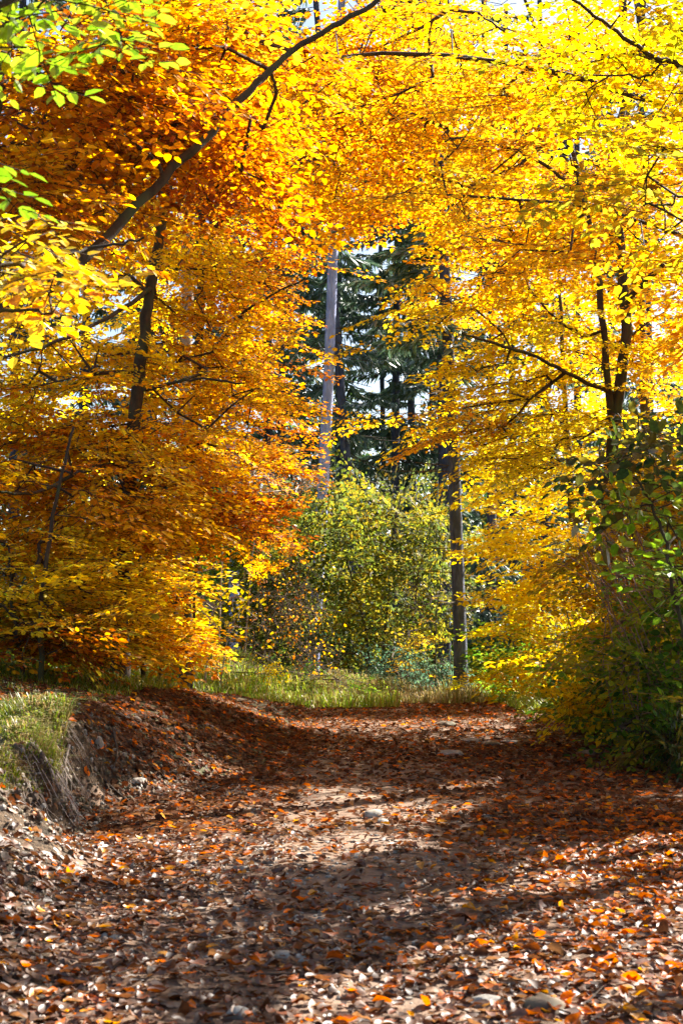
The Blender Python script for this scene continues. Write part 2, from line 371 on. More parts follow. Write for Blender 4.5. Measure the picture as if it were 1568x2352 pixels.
    for v in range(len(VS)):
        m = np.where(vi == v)[0]
        if not len(m): continue
        b_, d_, n_, s_, seg = VS[v]; nl = len(b_)
        B = np.einsum('kij,nj->kni', R[m], b_) * sc[m, None, None] + pos[m][:, None]
        D = np.einsum('kij,nj->kni', R[m], d_); Nn = np.einsum('kij,nj->kni', R[m], n_)
        B = B.reshape(-1, 3); D = D.reshape(-1, 3); Nn = Nn.reshape(-1, 3) + rng.normal(0, .12, (len(m) * nl, 3))
        S = (s_[None] * (sc[m] ** .5)[:, None]).reshape(-1) * rng.uniform(.85, 1.15, len(m) * nl)
        LV.append(place_leaves(SH, B, D, Nn, S, rng.uniform(.8, 1.15, len(S))))
        # colours: a hue for the spray, varied leaf by leaf
        c = np.zeros((len(m), nl, 3))
        for q, k in enumerate(m):
            pl = np.array(PAL[pal[ti[k]]]); main = pl[rng.integers(0, len(pl))]
            lf = pl[rng.integers(0, len(pl), nl)]; mixf = rng.random((nl, 1)) ** 1.2
            c[q] = main * (1 - mixf) + lf * mixf
        c = c.reshape(-1, 3) * rng.uniform(.78, 1.14, (len(S), 1)); c[:, 1] *= rng.uniform(.88, 1.1, len(S)); LC.append(np.clip(c, .005, .93))
        if kindset != 'far':
            for (a0, b0, rr) in seg:
                SA.append(np.einsum('kij,j->ki', R[m], a0) * sc[m, None] + pos[m]); SB.append(np.einsum('kij,j->ki', R[m], b0) * sc[m, None] + pos[m]); SR.append(np.full(len(m), rr))
    LV = np.concatenate(LV); LC = np.concatenate(LC)
    keep = np.ones(len(LV), bool) if not bare else rng.random(len(LV)) > bare
    cen = LV.mean(1); px, py, dd = to_px(cen)
    if cull: keep &= (px > -330) & (px < 1900) & (py > -330) & (dd > .5)
    if gaps: keep &= ~(sun_gap(cen) & (rng.random(len(LV)) < .96))
    keep &= cen[:, 2] > ground(cen[:, 0], cen[:, 1], False) + .02
    LV, LC, cen, px, py, dd = LV[keep], LC[keep], cen[keep], px[keep], py[keep], dd[keep]
    if near and len(LV):
        vis = np.where((px > 5) & (px < 1563) & (py > 5) & (py < 2340))[0]
        area = np.linalg.norm(np.cross(LV[vis, 1] - LV[vis, -1], LV[vis, len(SH) // 2] - LV[vis, 0]), axis=1) / dd[vis] ** 2
        vis = vis[np.argsort(-area)][:near]
        for k in vis:
            o = mesh_obj('leaf', LV[k] - LV[k, 0], SF, leafmat, np.repeat(LC[k][None], len(SH), 0), root); o.location = tuple(LV[k, 0] - base)
        m = np.ones(len(LV), bool); m[vis] = False; LV, LC = LV[m], LC[m]
    if len(LV):
        nv = len(SH); F = (np.arange(len(LV)) * nv)[:, None, None] + SF[None]
        o = mesh_obj(foliage_name, LV.reshape(-1, 3) - base, F.reshape(-1, SF.shape[1]), leafmat, np.repeat(LC, nv, 0), root); tag(o, kind='stuff')
        STAT.append((name, label[:40], len(LV), len(SF) * (1 if SF.shape[1] == 3 else 2) * len(LV)))
    if SA:
        A = np.concatenate(SA); B = np.concatenate(SB); r2 = np.concatenate(SR)
        a, b, c = to_px((A + B) / 2); kk = (a > -250) & (a < 1820) & (b > -250) & (c > .5)
        if not cull: kk[:] = True
        if kk.any():
            V, F = edge_tubes(A[kk], B[kk], r2[kk], r2[kk] * .6, 3); tag(mesh_obj('twiglets', V - base, F, twigmat, parent=root), kind='stuff')
    return root
STAT = []

# ------------------------------------------------------------------ ground, path and bank
def axis(parts):
    out = [parts[0][0]]
    for a, b, s in parts: out += list(np.arange(a + s, b + s * .5, s))
    return np.array(out)
gx = axis([(-90, -30, 6), (-30, -6, 1.5), (-6, -3, .2), (-3, -1, .03), (-1, 3.2, .06), (3.2, 6, .2), (6, 30, 1.5), (30, 90, 6)])
gy = axis([(-40, -4, 4), (-4, 3, .5), (3, 7, .06), (7, 11, .035), (11, 12, .06), (12, 24, .11), (24, 40, .5), (40, 100, 3), (100, 380, 20)])
X, Y = np.meshgrid(gx, gy, indexing='ij'); Z = ground(X, Y)
GV = np.stack([X, Y, Z], -1).reshape(-1, 3); ni, nj = len(gx), len(gy)
ii, jj = np.meshgrid(np.arange(ni - 1), np.arange(nj - 1), indexing='ij'); a = (ii * nj + jj).ravel()
GF = np.stack([a, a + nj, a + nj + 1, a + 1], 1); c = GV[GF].mean(1); fx, fy = c[:, 0], c[:, 1]
foot = xtop(fy) + bw(fy); wob = .25 * (n2(fx, fy, 2.5, 21) - .5)
on_path = (fx > foot - .15 + wob) & (fx < 2.95 + wob) & (fy > -4) & (fy < 23.5)
on_bank = ~on_path & (fx > xtop(fy) - .05 + wob * .4) & (fx <= foot + .3) & (fy > -4) & (fy < 10.5)
def sub(name, mask, m, label):
    F = GF[mask]; u, inv = np.unique(F, return_inverse=True)
    return tag(mesh_obj(name, GV[u], inv.reshape(F.shape), m, smooth=True), label, kind='structure')
sub('path', on_path, M_DIRT, 'dirt forest path climbing to a low crest, strewn with brown leaves')
sub('earth_bank', on_bank, M_BANK, 'eroded gravelly bank along the side of the path')
sub('ground', ~on_path & ~on_bank, M_SOIL, 'forest floor under the autumn trees')

# ------------------------------------------------------------------ trees: beeches
Bt = 'beech trees around the path'
plant('beech_tree', 'yellow-leaved beech with a tall dark trunk beside a thinner twin stem, right of the path', 'tree',
      [('trunk', [(1392, 1540, 17), (1396, 1250, 17), (1402, 1050, 17), (1422, 900, 17), (1436, 760, 17), (1430, 620, 17), (1418, 480, 17), (1412, 340, 17), (1440, 200, 17.1), (1475, 40, 17.2), (1490, -200, 17.3)], .088, .03),
       ('bough', [(1406, 980, 17), (1392, 840, 16.9), (1378, 680, 16.8), (1362, 570, 16.8), (1338, 450, 16.7), (1305, 310, 16.7), (1282, 200, 16.7), (1240, 90, 16.6), (1180, -60, 16.5)], .046, .018),
       ('bough', [(1338, 465, 16.7), (1285, 405, 16.5), (1225, 365, 16.3), (1155, 335, 16.1), (1075, 318, 16.0)], .026, .014),
       ('bough', [(1428, 705, 17), (1462, 665, 16.8), (1510, 620, 16.6), (1580, 570, 16.4)], .042, .025),
       ('bough', [(1410, 905, 17), (1330, 870, 16.6), (1230, 820, 16.2), (1140, 790, 16), (1060, 765, 15.8)], .028, .012),
       ('bough', [(1282, 200, 16.7), (1230, 150, 16.5), (1180, 90, 16.3), (1100, 30, 16.2)], .02, .012),
       ('bough', [(1282, 185, 16.7), (1310, 90, 16.9), (1290, -40, 17)], .018, .012)],
      [(1180, 540, 400, 190, 16.9, 18.3, 112, 'yellow'), (1060, 320, 380, 180, 16, 17.8, 100, 'gold'), (1420, 640, 200, 330, 17.2, 18.8, 80, 'yellow'),
       (1120, 800, 330, 110, 16.4, 17.4, 54, 'lemon'), (1000, 950, 200, 60, 15.8, 17, 26, 'gold'), (1200, 90, 350, 150, 16, 18, 70, 'yellow'),
       (1230, 960, 210, 100, 16.4, 17.4, 44, 'lemon'), (860, 190, 230, 150, 15.5, 17.5, 70, 'orange'), (1240, 1070, 180, 40, 16.4, 17.3, 16, 'lemon')],
      near=220, group=Bt)
plant('beech_tree', 'bright yellow young beech with low layered sprays near the slim grey spruce', 'tree',
      [('trunk', [(1330, 1570, 21), (1320, 1300, 21), (1305, 1050, 21), (1290, 800, 21), (1280, 560, 21)], .07, .02)],
      [(1230, 1160, 170, 110, 20, 21.4, 56, 'lemon'), (1230, 1290, 160, 90, 19.8, 21, 60, 'lemon'), (1290, 1050, 200, 120, 20.4, 21.8, 44, 'lemon'), (1300, 850, 220, 200, 21, 22.5, 36, 'lemon'),
       (1200, 1260, 40, 20, 20, 21, 6, 'lemon')], near=0, group=Bt, kindset='far', scale=.85)
plant('beech_tree', 'orange beech with dark leaning trunk standing on the grassy bank', 'tree',
      [('trunk', [(275, 1500, 14.5), (285, 1300, 14.5), (300, 1080, 14.5), (312, 940, 14.5), (325, 830, 14.5), (342, 700, 14.5), (358, 600, 14.5), (385, 440, 14.5), (420, 250, 14.6), (440, 0, 14.7), (450, -250, 14.8)], .082, .034),
       ('bough', [(318, 900, 14.5), (380, 885, 14.4), (450, 870, 14.2), (560, 880, 14)], .022, .01),
       ('bough', [(300, 1060, 14.5), (200, 1080, 13.5), (90, 1130, 12.8), (0, 1130, 12.4)], .022, .012),
       ('bough', [(350, 660, 14.5), (250, 730, 13.8), (120, 790, 13.2), (-20, 830, 12.8)], .025, .012)],
      [(180, 620, 260, 180, 14.2, 15.6, 58, 'yellow'), (150, 880, 240, 150, 14.2, 15.4, 60, 'yellow'), (480, 900, 150, 120, 14.7, 15.8, 34, 'gold'),
       (260, 1050, 280, 90, 14, 15, 46, 'orange'), (200, 350, 260, 200, 14, 16, 60, 'orange'), (450, 680, 130, 200, 14.8, 16, 36, 'gold'), (100, 1000, 180, 160, 13.5, 15, 30, 'orange'), (290, 1130, 110, 110, 13.2, 14.2, 40, 'gold'), (300, 1020, 70, 40, 13.6, 14.2, 8, 'yellow')],
      near=220, group=Bt)
plant('beech_tree', 'orange beech reaching far over the path, its dark stem behind the leaning trunk', 'tree',
      [('trunk', [(425, 1530, 19), (430, 1250, 19), (445, 1000, 19), (458, 760, 19), (462, 500, 19), (480, 200, 19), (500, -200, 19)], .075, .04),
       ('bough', [(460, 850, 19), (540, 740, 18.6), (600, 690, 18.3), (700, 640, 18)], .03, .012),
       ('bough', [(462, 560, 19), (560, 450, 18), (680, 380, 17.4), (800, 350, 17)], .035, .014),
       ('bough', [(472, 300, 19), (600, 180, 18), (760, 120, 17.4), (900, 110, 17)], .035, .012)],
      [(540, 960, 170, 100, 17.8, 19, 44, 'orange'), (570, 760, 130, 170, 18, 20, 54, 'orange'), (600, 500, 190, 160, 18, 19.3, 66, 'orange'), (740, 350, 220, 140, 17.8, 19.2, 70, 'orange'),
       (520, 250, 200, 200, 18, 20, 60, 'rust'), (780, 460, 150, 60, 17, 18.5, 24, 'gold'), (560, 1060, 150, 45, 17, 18.5, 26, 'orange'), (480, 1160, 100, 70, 17, 18.5, 30, 'rust'), (820, 150, 170, 90, 17.5, 19.5, 30, 'orange')],
      near=120, group=Bt, kindset='beech4')
plant('beech_tree', 'rust-leaved beech with long diagonal bough crossing the upper left of the view', 'tree',
      [('trunk', [('w', -3.0, 7.6, 0), (-260, 1300, 7.6), (-150, 900, 7.7), (-70, 500, 7.8), (-14, 200, 7.9), (20, 40, 8.0), (60, -250, 8)], .10, .035),
       ('bough', [(-110, 760, 7.75), (-10, 715, 7.9), (90, 670, 8.0), (150, 632, 8.1), (255, 535, 8.3), (375, 405, 8.5), (455, 335, 8.6), (520, 262, 8.7), (590, 190, 8.8), (650, 135, 8.9), (735, 72, 9), (830, 28, 9.1), (930, -60, 9.2)], .042, .017),
       ('bough', [(378, 402, 8.5), (355, 368, 8.5), (300, 322, 8.4), (240, 275, 8.4), (190, 250, 8.3)], .014, .006),
       ('bough', [(-60, 590, 7.8), (60, 598, 7.7), (140, 580, 7.6), (230, 566, 7.5), (330, 545, 7.4)], .016, .006)],
      [(180, 230, 240, 120, 7.8, 9.4, 36, 'rust'), (190, 250, 230, 120, 7.8, 9.4, 22, 'orange'), (380, 250, 220, 140, 8.6, 10.5, 55, 'rust'), (120, 430, 190, 90, 7.8, 9.4, 34, 'orange'), (560, 60, 210, 80, 9, 11, 28, 'rust'), (420, 90, 200, 70, 8.4, 10, 24, 'gold'),
       (520, 330, 140, 100, 9, 10.5, 18, 'rust')], near=300, group=Bt)
plant('beech_tree', 'pale-barked beech with only a short piece of trunk showing high among orange leaves', 'tree',
      [('trunk', [(420, 1540, 23), (425, 1000, 23), (432, 500, 23), (440, 100, 23), (445, -200, 23)], .12, .08)],
      [(330, 120, 260, 130, 20, 24, 60, 'gold'), (640, 260, 220, 160, 22, 24, 60, 'gold'), (300, 500, 260, 300, 22, 24.5, 110, 'yellow'), (230, 900, 240, 250, 22, 24, 80, 'yellow')],
      group=Bt, kindset='far', scale=.9, barkmat=M_PALE)
plant('beech_tree', 'yellow beech filling the gap between the twin stems and the right edge', 'tree',
      [('trunk', [(1500, 1540, 25), (1490, 1100, 25), (1470, 700, 25), (1440, 300, 25), (1430, -100, 25)], .12, .05)],
      [(1400, 300, 260, 260, 23.8, 25.4, 70, 'yellow'), (1440, 700, 220, 250, 23.8, 25.4, 50, 'yellow'), (1100, 300, 200, 260, 24, 26, 70, 'gold'), (1150, 700, 160, 200, 24, 26, 50, 'yellow'), (1400, 1050, 220, 160, 24, 25.2, 34, 'yellow'), (900, 200, 160, 160, 24, 26, 40, 'gold')],
      group=Bt, kindset='far', scale=.95)
# overhanging branches close to the camera
plant('hornbeam_tree', 'lime-green close twigs hanging into the upper left corner', 'tree',
      [('trunk', [('w', -2.3, 3.4, 0), ('w', -2.25, 3.5, 1.5), ('w', -2.1, 3.7, 3.0), ('w', -1.9, 3.9, 4.2)], .07, .03),
       ('bough', [('w', -2.15, 3.6, 2.4), ('w', -1.7, 4.1, 2.95), (-40, 20, 4.5), (120, -30, 4.8), (260, -20, 5.0)], .02, .007),
       ('bough', [('w', -2.2, 3.55, 2.0), ('w', -1.7, 4.0, 2.5), (-60, 330, 4.3), (-20, 390, 4.4)], .012, .004)],
      [(130, 20, 160, 35, 4.3, 5.2, 8, 'lime'), (240, 50, 70, 30, 4.5, 5.2, 3, 'lime'), (30, 0, 60, 40, 4.4, 5, 3, 'lime'), (-30, 400, 20, 15, 4.3, 4.6, 1, 'lime'), (-40, 60, 40, 30, 4.4, 5, 2, 'ygreen')],
      near=300, kindset='big', leafmat=M_BIGLEAF, scale=.8, gaps=False)
plant('beech_tree', 'close yellow beech twigs reaching in from the left edge', 'tree',
      [('trunk', [('w', -2.6, 4.6, 0), ('w', -2.55, 4.7, 1.3), ('w', -2.5, 4.8, 2.8), ('w', -2.3, 4.9, 4.6)], .06, .025),
       ('bough', [('w', -2.53, 4.75, 1.8), ('w', -1.9, 5.1, 2.35), (-30, 620, 5.4), (80, 600, 5.6), (200, 570, 5.8)], .018, .006),
       ('bough', [('w', -2.53, 4.75, 1.6), ('w', -1.9, 5.0, 2.1), (-20, 720, 5.4), (120, 720, 5.5)], .014, .005)],
      [(110, 560, 150, 35, 5.2, 6.0, 6, 'yellow'), (70, 660, 130, 35, 5.1, 5.9, 6, 'gold'), (0, 610, 50, 40, 5, 5.6, 3, 'yellow')],
      near=300, group=Bt, kindset='big', leafmat=M_BIGLEAF, scale=.82, gaps=False)
plant('beech_tree', 'greenish-yellow beech leaning in from the right with fine branches across the top corner', 'tree',
      [('trunk', [('w', 3.6, 9, 0), ('w', 3.5, 9.1, 2), ('w', 3.3, 9.2, 4), ('w', 3.0, 9.3, 6)], .09, .04),
       ('bough', [('w', 3.3, 9.2, 3.9), (1600, 190, 9), (1500, 130, 8.9), (1400, 60, 8.8), (1330, 10, 8.7), (1250, -60, 8.6)], .02, .008),
       ('bough', [('w', 3.4, 9.15, 3.4), (1590, 180, 9), (1480, 175, 9), (1360, 172, 8.9)], .014, .005),
       ('bough', [('w', 3.45, 9.1, 2.9), (1600, 480, 8.8), (1540, 470, 8.7), (1480, 468, 8.6)], .012, .005)],
      [(1460, 60, 160, 80, 8.4, 9.8, 18, 'ygreen'), (1470, 210, 140, 60, 8.6, 9.8, 9, 'ygreen'), (1530, 400, 80, 60, 8.3, 9.2, 10, 'olive'), (1560, 560, 40, 60, 8.4, 9, 4, 'olive')],
      near=300, group=Bt)
plant('beech_tree', 'golden beech whose high boughs arch over the middle of the path', 'tree',
      [('trunk', [('w', 4.9, 13.5, 0), ('w', 4.8, 13.5, 3), ('w', 4.5, 13.5, 6), ('w', 3.9, 13.4, 8.5)], .13, .06),
       ('bough', [('w', 4.6, 13.5, 5.4), ('w', 3.2, 13.4, 6.4), ('w', 1.8, 13.3, 6.8), ('w', .4, 13.2, 6.9), ('w', -.8, 13.2, 6.7)], .045, .012),
       ('bough', [('w', 4.8, 13.5, 4), ('w', 3.8, 13.4, 4.9), ('w', 2.4, 13.3, 5.4), ('w', 1.0, 13.2, 5.5)], .03, .01)],
      [('w', .6, 13.5, 6.8, 2.2, 1.3, .7, 60, 'gold'), ('w', 2.4, 13.5, 6.2, 1.8, 1.3, 1.0, 80, 'gold'), ('w', 1.6, 13.3, 5.2, 1.6, 1.0, .5, 34, 'gold'), ('w', -.7, 13.2, 6.6, 1.2, 1.2, .6, 26, 'orange')],
      near=100, group=Bt)

# unseen trees added outside the frame on the sunny side to shade the path
for i, (x, y, rgs) in enumerate([
        (7.2, 9.5, [('w', 5.6, 10.4, 4.6, 2.2, 2.2, 1.0, 210, 'gold'), ('w', 7.4, 11.5, 6.4, 2.2, 2.2, 1.2, 110, 'gold')]),
        (8.5, 14.0, [('w', 6.8, 13.6, 4.9, 1.9, 2.4, 1.2, 170, 'gold'), ('w', 5.0, 15.8, 5.4, 1.2, 1.8, .9, 120, 'gold'), ('w', 5.5, 17.4, 8, 1.1, 2.2, .8, 90, 'gold'), ('w', 8.6, 15.4, 7.0, 2, 2, 1.2, 50, 'gold')]),
        (6.4, 5.5, [('w', 5.0, 7.6, 4.4, 1.9, 1.8, 1.0, 160, 'gold'), ('w', 6.5, 8.6, 6.2, 2, 2, 1, 110, 'gold')]),
        (9.5, 19.0, [('w', 6.6, 18.4, 4.4, 1.6, 2.0, 1.1, 80, 'gold'), ('w', 7.6, 17.4, 5.6, 1.5, 1.8, .9, 80, 'gold')])]):
    plant('beech_tree', 'beech shading the path from beyond the right edge, %s' % ['at the near bend', 'behind the cane thicket', 'closest to the viewer', 'furthest along'][i], 'tree',
          [('trunk', [('w', x, y, 0), ('w', x - .1, y + .1, 2.5), ('w', x - .3, y + .2, 5), ('w', x - .4, y + .3, 7.5)], .13, .05)], rgs, group=Bt, kindset='far', cull=False, scale=1.05)

# ------------------------------------------------------------------ low beeches and shrubs on the left
Sh = 'shrubs along the path'
plant('beech_sapling', 'dense golden young beech with low twigs above the shaded grass bank', 'sapling',
      [('stem', [(95, 1540, 12.5), (100, 1350, 12.5), (130, 1150, 12.6), (170, 980, 12.8)], .03, .012), ('stem', [(60, 1540, 12.8), (30, 1400, 12.8), (20, 1250, 12.9)], .025, .01),
       ('bough', [(97, 1440, 12.5), (40, 1420, 12.3), (-20, 1370, 12.2)], .02, .01)],
      [(90, 1330, 180, 130, 12.2, 14.2, 84, 'yellow'), (70, 1170, 180, 120, 12.4, 14.6, 54, 'orange'), (130, 1430, 170, 60, 12.4, 14, 44, 'olive'), (80, 1470, 140, 40, 12, 13.2, 20, 'rust')], near=180, group=Sh)
plant('beech_sapling', 'glowing yellow young beech with sprays drooping over the lit grass', 'sapling',
      [('stem', [(330, 1530, 16), (325, 1350, 16), (310, 1150, 16), (300, 1000, 16)], .03, .01), ('stem', [(360, 1530, 16.3), (400, 1400, 16.2), (440, 1300, 16)], .02, .008)],
      [(270, 1230, 140, 120, 15.4, 17, 60, 'gold'), (260, 1400, 110, 90, 15.4, 16.6, 60, 'gold'), (300, 1470, 90, 50, 15.2, 16.2, 34, 'yellow'), (360, 1350, 60, 70, 15.4, 16.4, 22, 'yellow'), (370, 1460, 60, 50, 15.4, 16.4, 20, 'gold'), (240, 1380, 90, 90, 15, 16, 16, 'rust')], near=100, group=Sh)
plant('beech_sapling', 'rust-red beech sprays in front of the dark hollow left of the green hazel', 'sapling',
      [('stem', [(440, 1560, 18), (450, 1350, 18), (470, 1220, 18), (520, 1150, 17.8)], .022, .008)],
      [(520, 1180, 90, 55, 17, 18.5, 42, 'rust'), (450, 1210, 80, 50, 17, 18.5, 26, 'orange')], near=40, group=Sh)
plant('bare_shrub', 'leafless pale-twigged shrub in front of the dark hollow', 'shrub',
      [('stem', [(470, 1570, 20), (480, 1450, 20), (500, 1380, 20), (560, 1330, 20)], .014, .006), ('stem', [(500, 1560, 20.2), (530, 1440, 20.2), (570, 1390, 20)], .012, .005), ('stem', [(450, 1560, 20), (440, 1440, 20), (430, 1340, 19.8)], .012, .005)],
      [(500, 1340, 110, 60, 19.4, 20.6, 60, 'rust'), (520, 1420, 80, 50, 19.5, 20.5, 24, 'rust')], group=Sh, twigmat=M_PALE, barkmat=M_PALE, sprays=False, twig_r=.0042)
plant('bare_shrub', 'thin tangle of pale branches with a few red leaves above the hazel', 'shrub',
      [('stem', [(500, 1560, 24), (510, 1300, 24), (520, 1160, 24), (560, 1090, 24)], .018, .007), ('stem', [(560, 1560, 24.5), (580, 1280, 24.5), (600, 1130, 24.5)], .016, .006)],
      [(600, 1090, 150, 50, 23, 25, 80, 'reddish'), (480, 1080, 90, 40, 23, 25, 24, 'reddish')], group=Sh, twigmat=M_PALE, barkmat=M_PALE, kindset='fine', bare=.86, twig_r=.004)
plant('red_shrub', 'slim reddish shrub with upright stems at the edge of the tall grass', 'shrub',
      [('stem', [(600, 1575, 23), (615, 1450, 23), (640, 1320, 23), (650, 1240, 23)], .012, .005), ('stem', [(620, 1575, 23), (680, 1450, 23), (700, 1330, 23)], .012, .005), ('stem', [(590, 1575, 23), (580, 1480, 23), (600, 1380, 23)], .01, .004)],
      [(650, 1320, 55, 90, 22.4, 23.4, 40, 'orange'), (610, 1430, 60, 80, 22.4, 23.4, 38, 'reddish'), (700, 1430, 60, 80, 22.4, 23.4, 44, 'orange'), (715, 1510, 45, 40, 22.2, 23.2, 20, 'orange')], group=Sh, kindset='beech', scale=.62, rough=.6)
plant('hazel_bush', 'large rounded green hazel closing the end of the path', 'bush',
      [('stem', [(850, 1590, 27), (840, 1450, 27), (800, 1300, 27), (760, 1180, 27)], .035, .012), ('stem', [(870, 1590, 27), (890, 1400, 27), (900, 1250, 27), (920, 1130, 27)], .035, .012),
       ('stem', [(840, 1590, 27.2), (760, 1480, 27.2), (690, 1350, 27.2), (650, 1250, 27.2)], .03, .01), ('stem', [(880, 1590, 27.2), (940, 1450, 27), (960, 1320, 27), (990, 1200, 27)], .03, .01)],
      [(830, 1250, 210, 130, 25.5, 29, 110, 'hazel'), (660, 1240, 130, 130, 26, 29, 70, 'hazel'), (900, 1380, 150, 110, 25.5, 28.5, 60, 'hazel'), (960, 1220, 90, 100, 25.5, 28, 40, 'hazel'), (800, 1470, 210, 80, 26, 29, 56, 'hazel'), (780, 1180, 230, 60, 25.5, 28, 34, 'hazel'), (640, 1400, 110, 120, 26, 28, 50, 'hazel')],
      group=Sh, kindset='far', scale=.95, rough=.6, gaps=False)
plant('hazel_bush', 'yellow-green bush below the lit hazel, behind the tall grass', 'bush',
      [('stem', [(560, 1570, 26), (570, 1400, 26), (590, 1300, 26)], .02, .008), ('stem', [(520, 1570, 26), (500, 1480, 26), (480, 1400, 26)], .016, .007)],
      [(590, 1260, 110, 120, 25.5, 28, 60, 'green'), (480, 1460, 110, 60, 22, 25, 40, 'ygreen'), (600, 1480, 130, 60, 24, 27, 44, 'ygreen'), (430, 1300, 90, 110, 25, 28, 40, 'green')], group=Sh, kindset='far', rough=.5)
plant('beech_sapling', 'sparse olive and orange sapling in front of the slim grey spruce', 'sapling',
      [('stem', [(1000, 1590, 24), (1000, 1450, 24), (1010, 1350, 24), (1020, 1260, 24)], .014, .005)],
      [(960, 1390, 40, 100, 23, 24.2, 22, 'olive'), (950, 1500, 50, 50, 23.2, 24.2, 12, 'olive')], group=Sh, kindset='fine', scale=1.2)
plant('elder_bush', 'low blue-green bush at the crest of the path', 'bush',
      [('stem', [(930, 1600, 24), (920, 1550, 24), (900, 1510, 24)], .012, .005), ('stem', [(980, 1600, 24), (990, 1550, 24), (1000, 1510, 24)], .012, .005)],
      [(960, 1545, 90, 45, 23.4, 25, 50, 'blue'), (880, 1520, 50, 40, 24, 25.5, 22, 'blue'), (760, 1480, 80, 30, 26, 27, 20, 'blue')], group=Sh, kindset='fine', scale=1.25, rough=.5, gaps=False)
plant('weed_patch', 'sunlit yellow-green nettles and weeds in the tall grass', 'weeds',
      [('stem', [(470, 1590, 21.5), (470, 1540, 21.5), (465, 1500, 21.5)], .005, .002), ('stem', [(560, 1590, 22.5), (560, 1550, 22.5), (565, 1500, 22.5)], .005, .002)],
      [(440, 1500, 110, 40, 19.5, 22.5, 40, 'ygreen'), (540, 1530, 100, 36, 20.5, 23, 34, 'ygreen'), (650, 1555, 100, 20, 21, 22.5, 26, 'green'), (800, 1570, 90, 14, 21.5, 22.5, 12, 'green')], group=Sh, kindset='fine', scale=1.2, rough=.5)
# right side
plant('beech_sapling', 'yellow sapling thicket with some green, right of the crest', 'sapling',
      [('stem', [(1180, 1580, 22), (1180, 1450, 22), (1170, 1350, 22)], .018, .006), ('stem', [(1240, 1570, 22), (1260, 1450, 22), (1290, 1350, 22)], .016, .006)],
      [(1180, 1390, 90, 70, 21, 22.4, 36, 'ygreen'), (1150, 1490, 90, 60, 21.5, 23, 44, 'green'), (1270, 1410, 100, 100, 19.8, 21.5, 44, 'ygreen'), (1190, 1540, 90, 30, 20.5, 22, 26, 'ygreen')], group=Sh, kindset='far', scale=.8)
plant('hazel_bush', 'shaded dark green thicket spilling onto the path edge', 'bush',
      [('stem', [(1330, 1620, 16), (1320, 1500, 16), (1300, 1400, 16)], .016, .006), ('stem', [(1400, 1640, 15), (1410, 1500, 15), (1420, 1380, 15)], .016, .006), ('stem', [(1500, 1660, 14), (1520, 1500, 14), (1540, 1400, 14)], .016, .006)],
      [(1380, 1590, 70, 36, 15.2, 17, 24, 'green'), (1470, 1580, 90, 56, 13.8, 15.2, 36, 'green'), (1540, 1620, 80, 50, 12.8, 14, 26, 'green'), (1440, 1470, 100, 50, 15, 17, 30, 'ygreen'), (1340, 1500, 60, 50, 16, 18, 16, 'ygreen')], near=60, group=Sh, kindset='beech', rough=.45, gaps=False)
plant('cane_thicket', 'thicket of slender leaning reddish canes with yellow-brown leaves', 'thicket',
      [('stem', [(px0 + rng.uniform(-40, 40), 1650, yy), (px0 - dx * .35 + rng.uniform(-25, 25), 1500, yy), (px0 - dx * .75 + rng.uniform(-30, 30), 1360, yy + rng.uniform(-.2, .2)), (px0 - dx * 1.3 + rng.uniform(-50, 50), rng.uniform(1160, 1300), yy + rng.uniform(-.3, .3))], .006, .0025) for px0, dx, yy in 2 *
       [(1440, 90, 12.4), (1470, 130, 12.1), (1500, 100, 12.6), (1510, 150, 11.9), (1530, 110, 12.2), (1550, 170, 11.8), (1570, 120, 12.3), (1590, 160, 11.9), (1610, 130, 12.1), (1630, 180, 11.7), (1650, 130, 12.0), (1480, 40, 12.1), (1580, 60, 11.9)]],
      [(1450, 1300, 100, 100, 12.6, 14, 44, 'olive'), (1510, 1180, 90, 120, 12.6, 14, 38, 'olive'), (1410, 1430, 90, 60, 13, 14.2, 26, 'ygreen'), (1520, 1400, 80, 90, 11.6, 12.4, 26, 'green'), (1480, 1520, 90, 70, 11.8, 12.6, 22, 'green'), (1540, 1600, 50, 50, 11.4, 12, 14, 'green'), (1490, 1080, 80, 60, 12.6, 14, 16, 'olive')],
      near=150, group=Sh, barkmat=M_CANE, twigmat=M_CANE, twig_r=.0024, rough=.4)
plant('hazel_bush', 'close bright green broad leaves at the right edge', 'bush',
      [('stem', [('w', 2.35, 8.2, 0), (1580, 1500, 8.1), (1530, 1250, 8), (1480, 1130, 8), (1420, 1060, 8)], .014, .005), ('stem', [('w', 2.5, 8.4, 0), (1620, 1450, 8.2), (1560, 1330, 8.1), (1500, 1290, 8)], .012, .005)],
      [(1510, 1150, 60, 40, 7.7, 8.4, 7, 'lime'), (1530, 1330, 50, 30, 7.7, 8.2, 5, 'lime'), (1400, 1060, 70, 40, 7.8, 8.4, 6, 'dark'), (1490, 1000, 70, 50, 8, 8.8, 5, 'dark'), (1560, 1220, 30, 60, 7.8, 8.4, 4, 'green')],
      near=150, group=Sh, kindset='big', leafmat=M_BIGLEAF, rough=.5, gaps=False)

plant('bramble_bush', 'low dark brambles between the canes and the path edge', 'bush',
      [('stem', [(1400, 1690, 14.4), (1380, 1640, 14.3), (1350, 1600, 14.2)], .008, .003), ('stem', [(1520, 1720, 13.2), (1500, 1640, 13.2), (1470, 1590, 13.2)], .008, .003)],
      [(1390, 1625, 70, 18, 14.2, 15, 18, 'green'), (1480, 1625, 80, 26, 13, 14, 24, 'green'), (1560, 1650, 50, 24, 12.4, 13.2, 12, 'green'), (1470, 1690, 50, 16, 11.3, 12.2, 12, 'green'), (1545, 1700, 40, 20, 10.9, 11.8, 13, 'dark'), (1450, 1570, 110, 36, 13, 14, 18, 'ygreen')], near=80, group=Sh, kindset='beech', rough=.5, gaps=False)
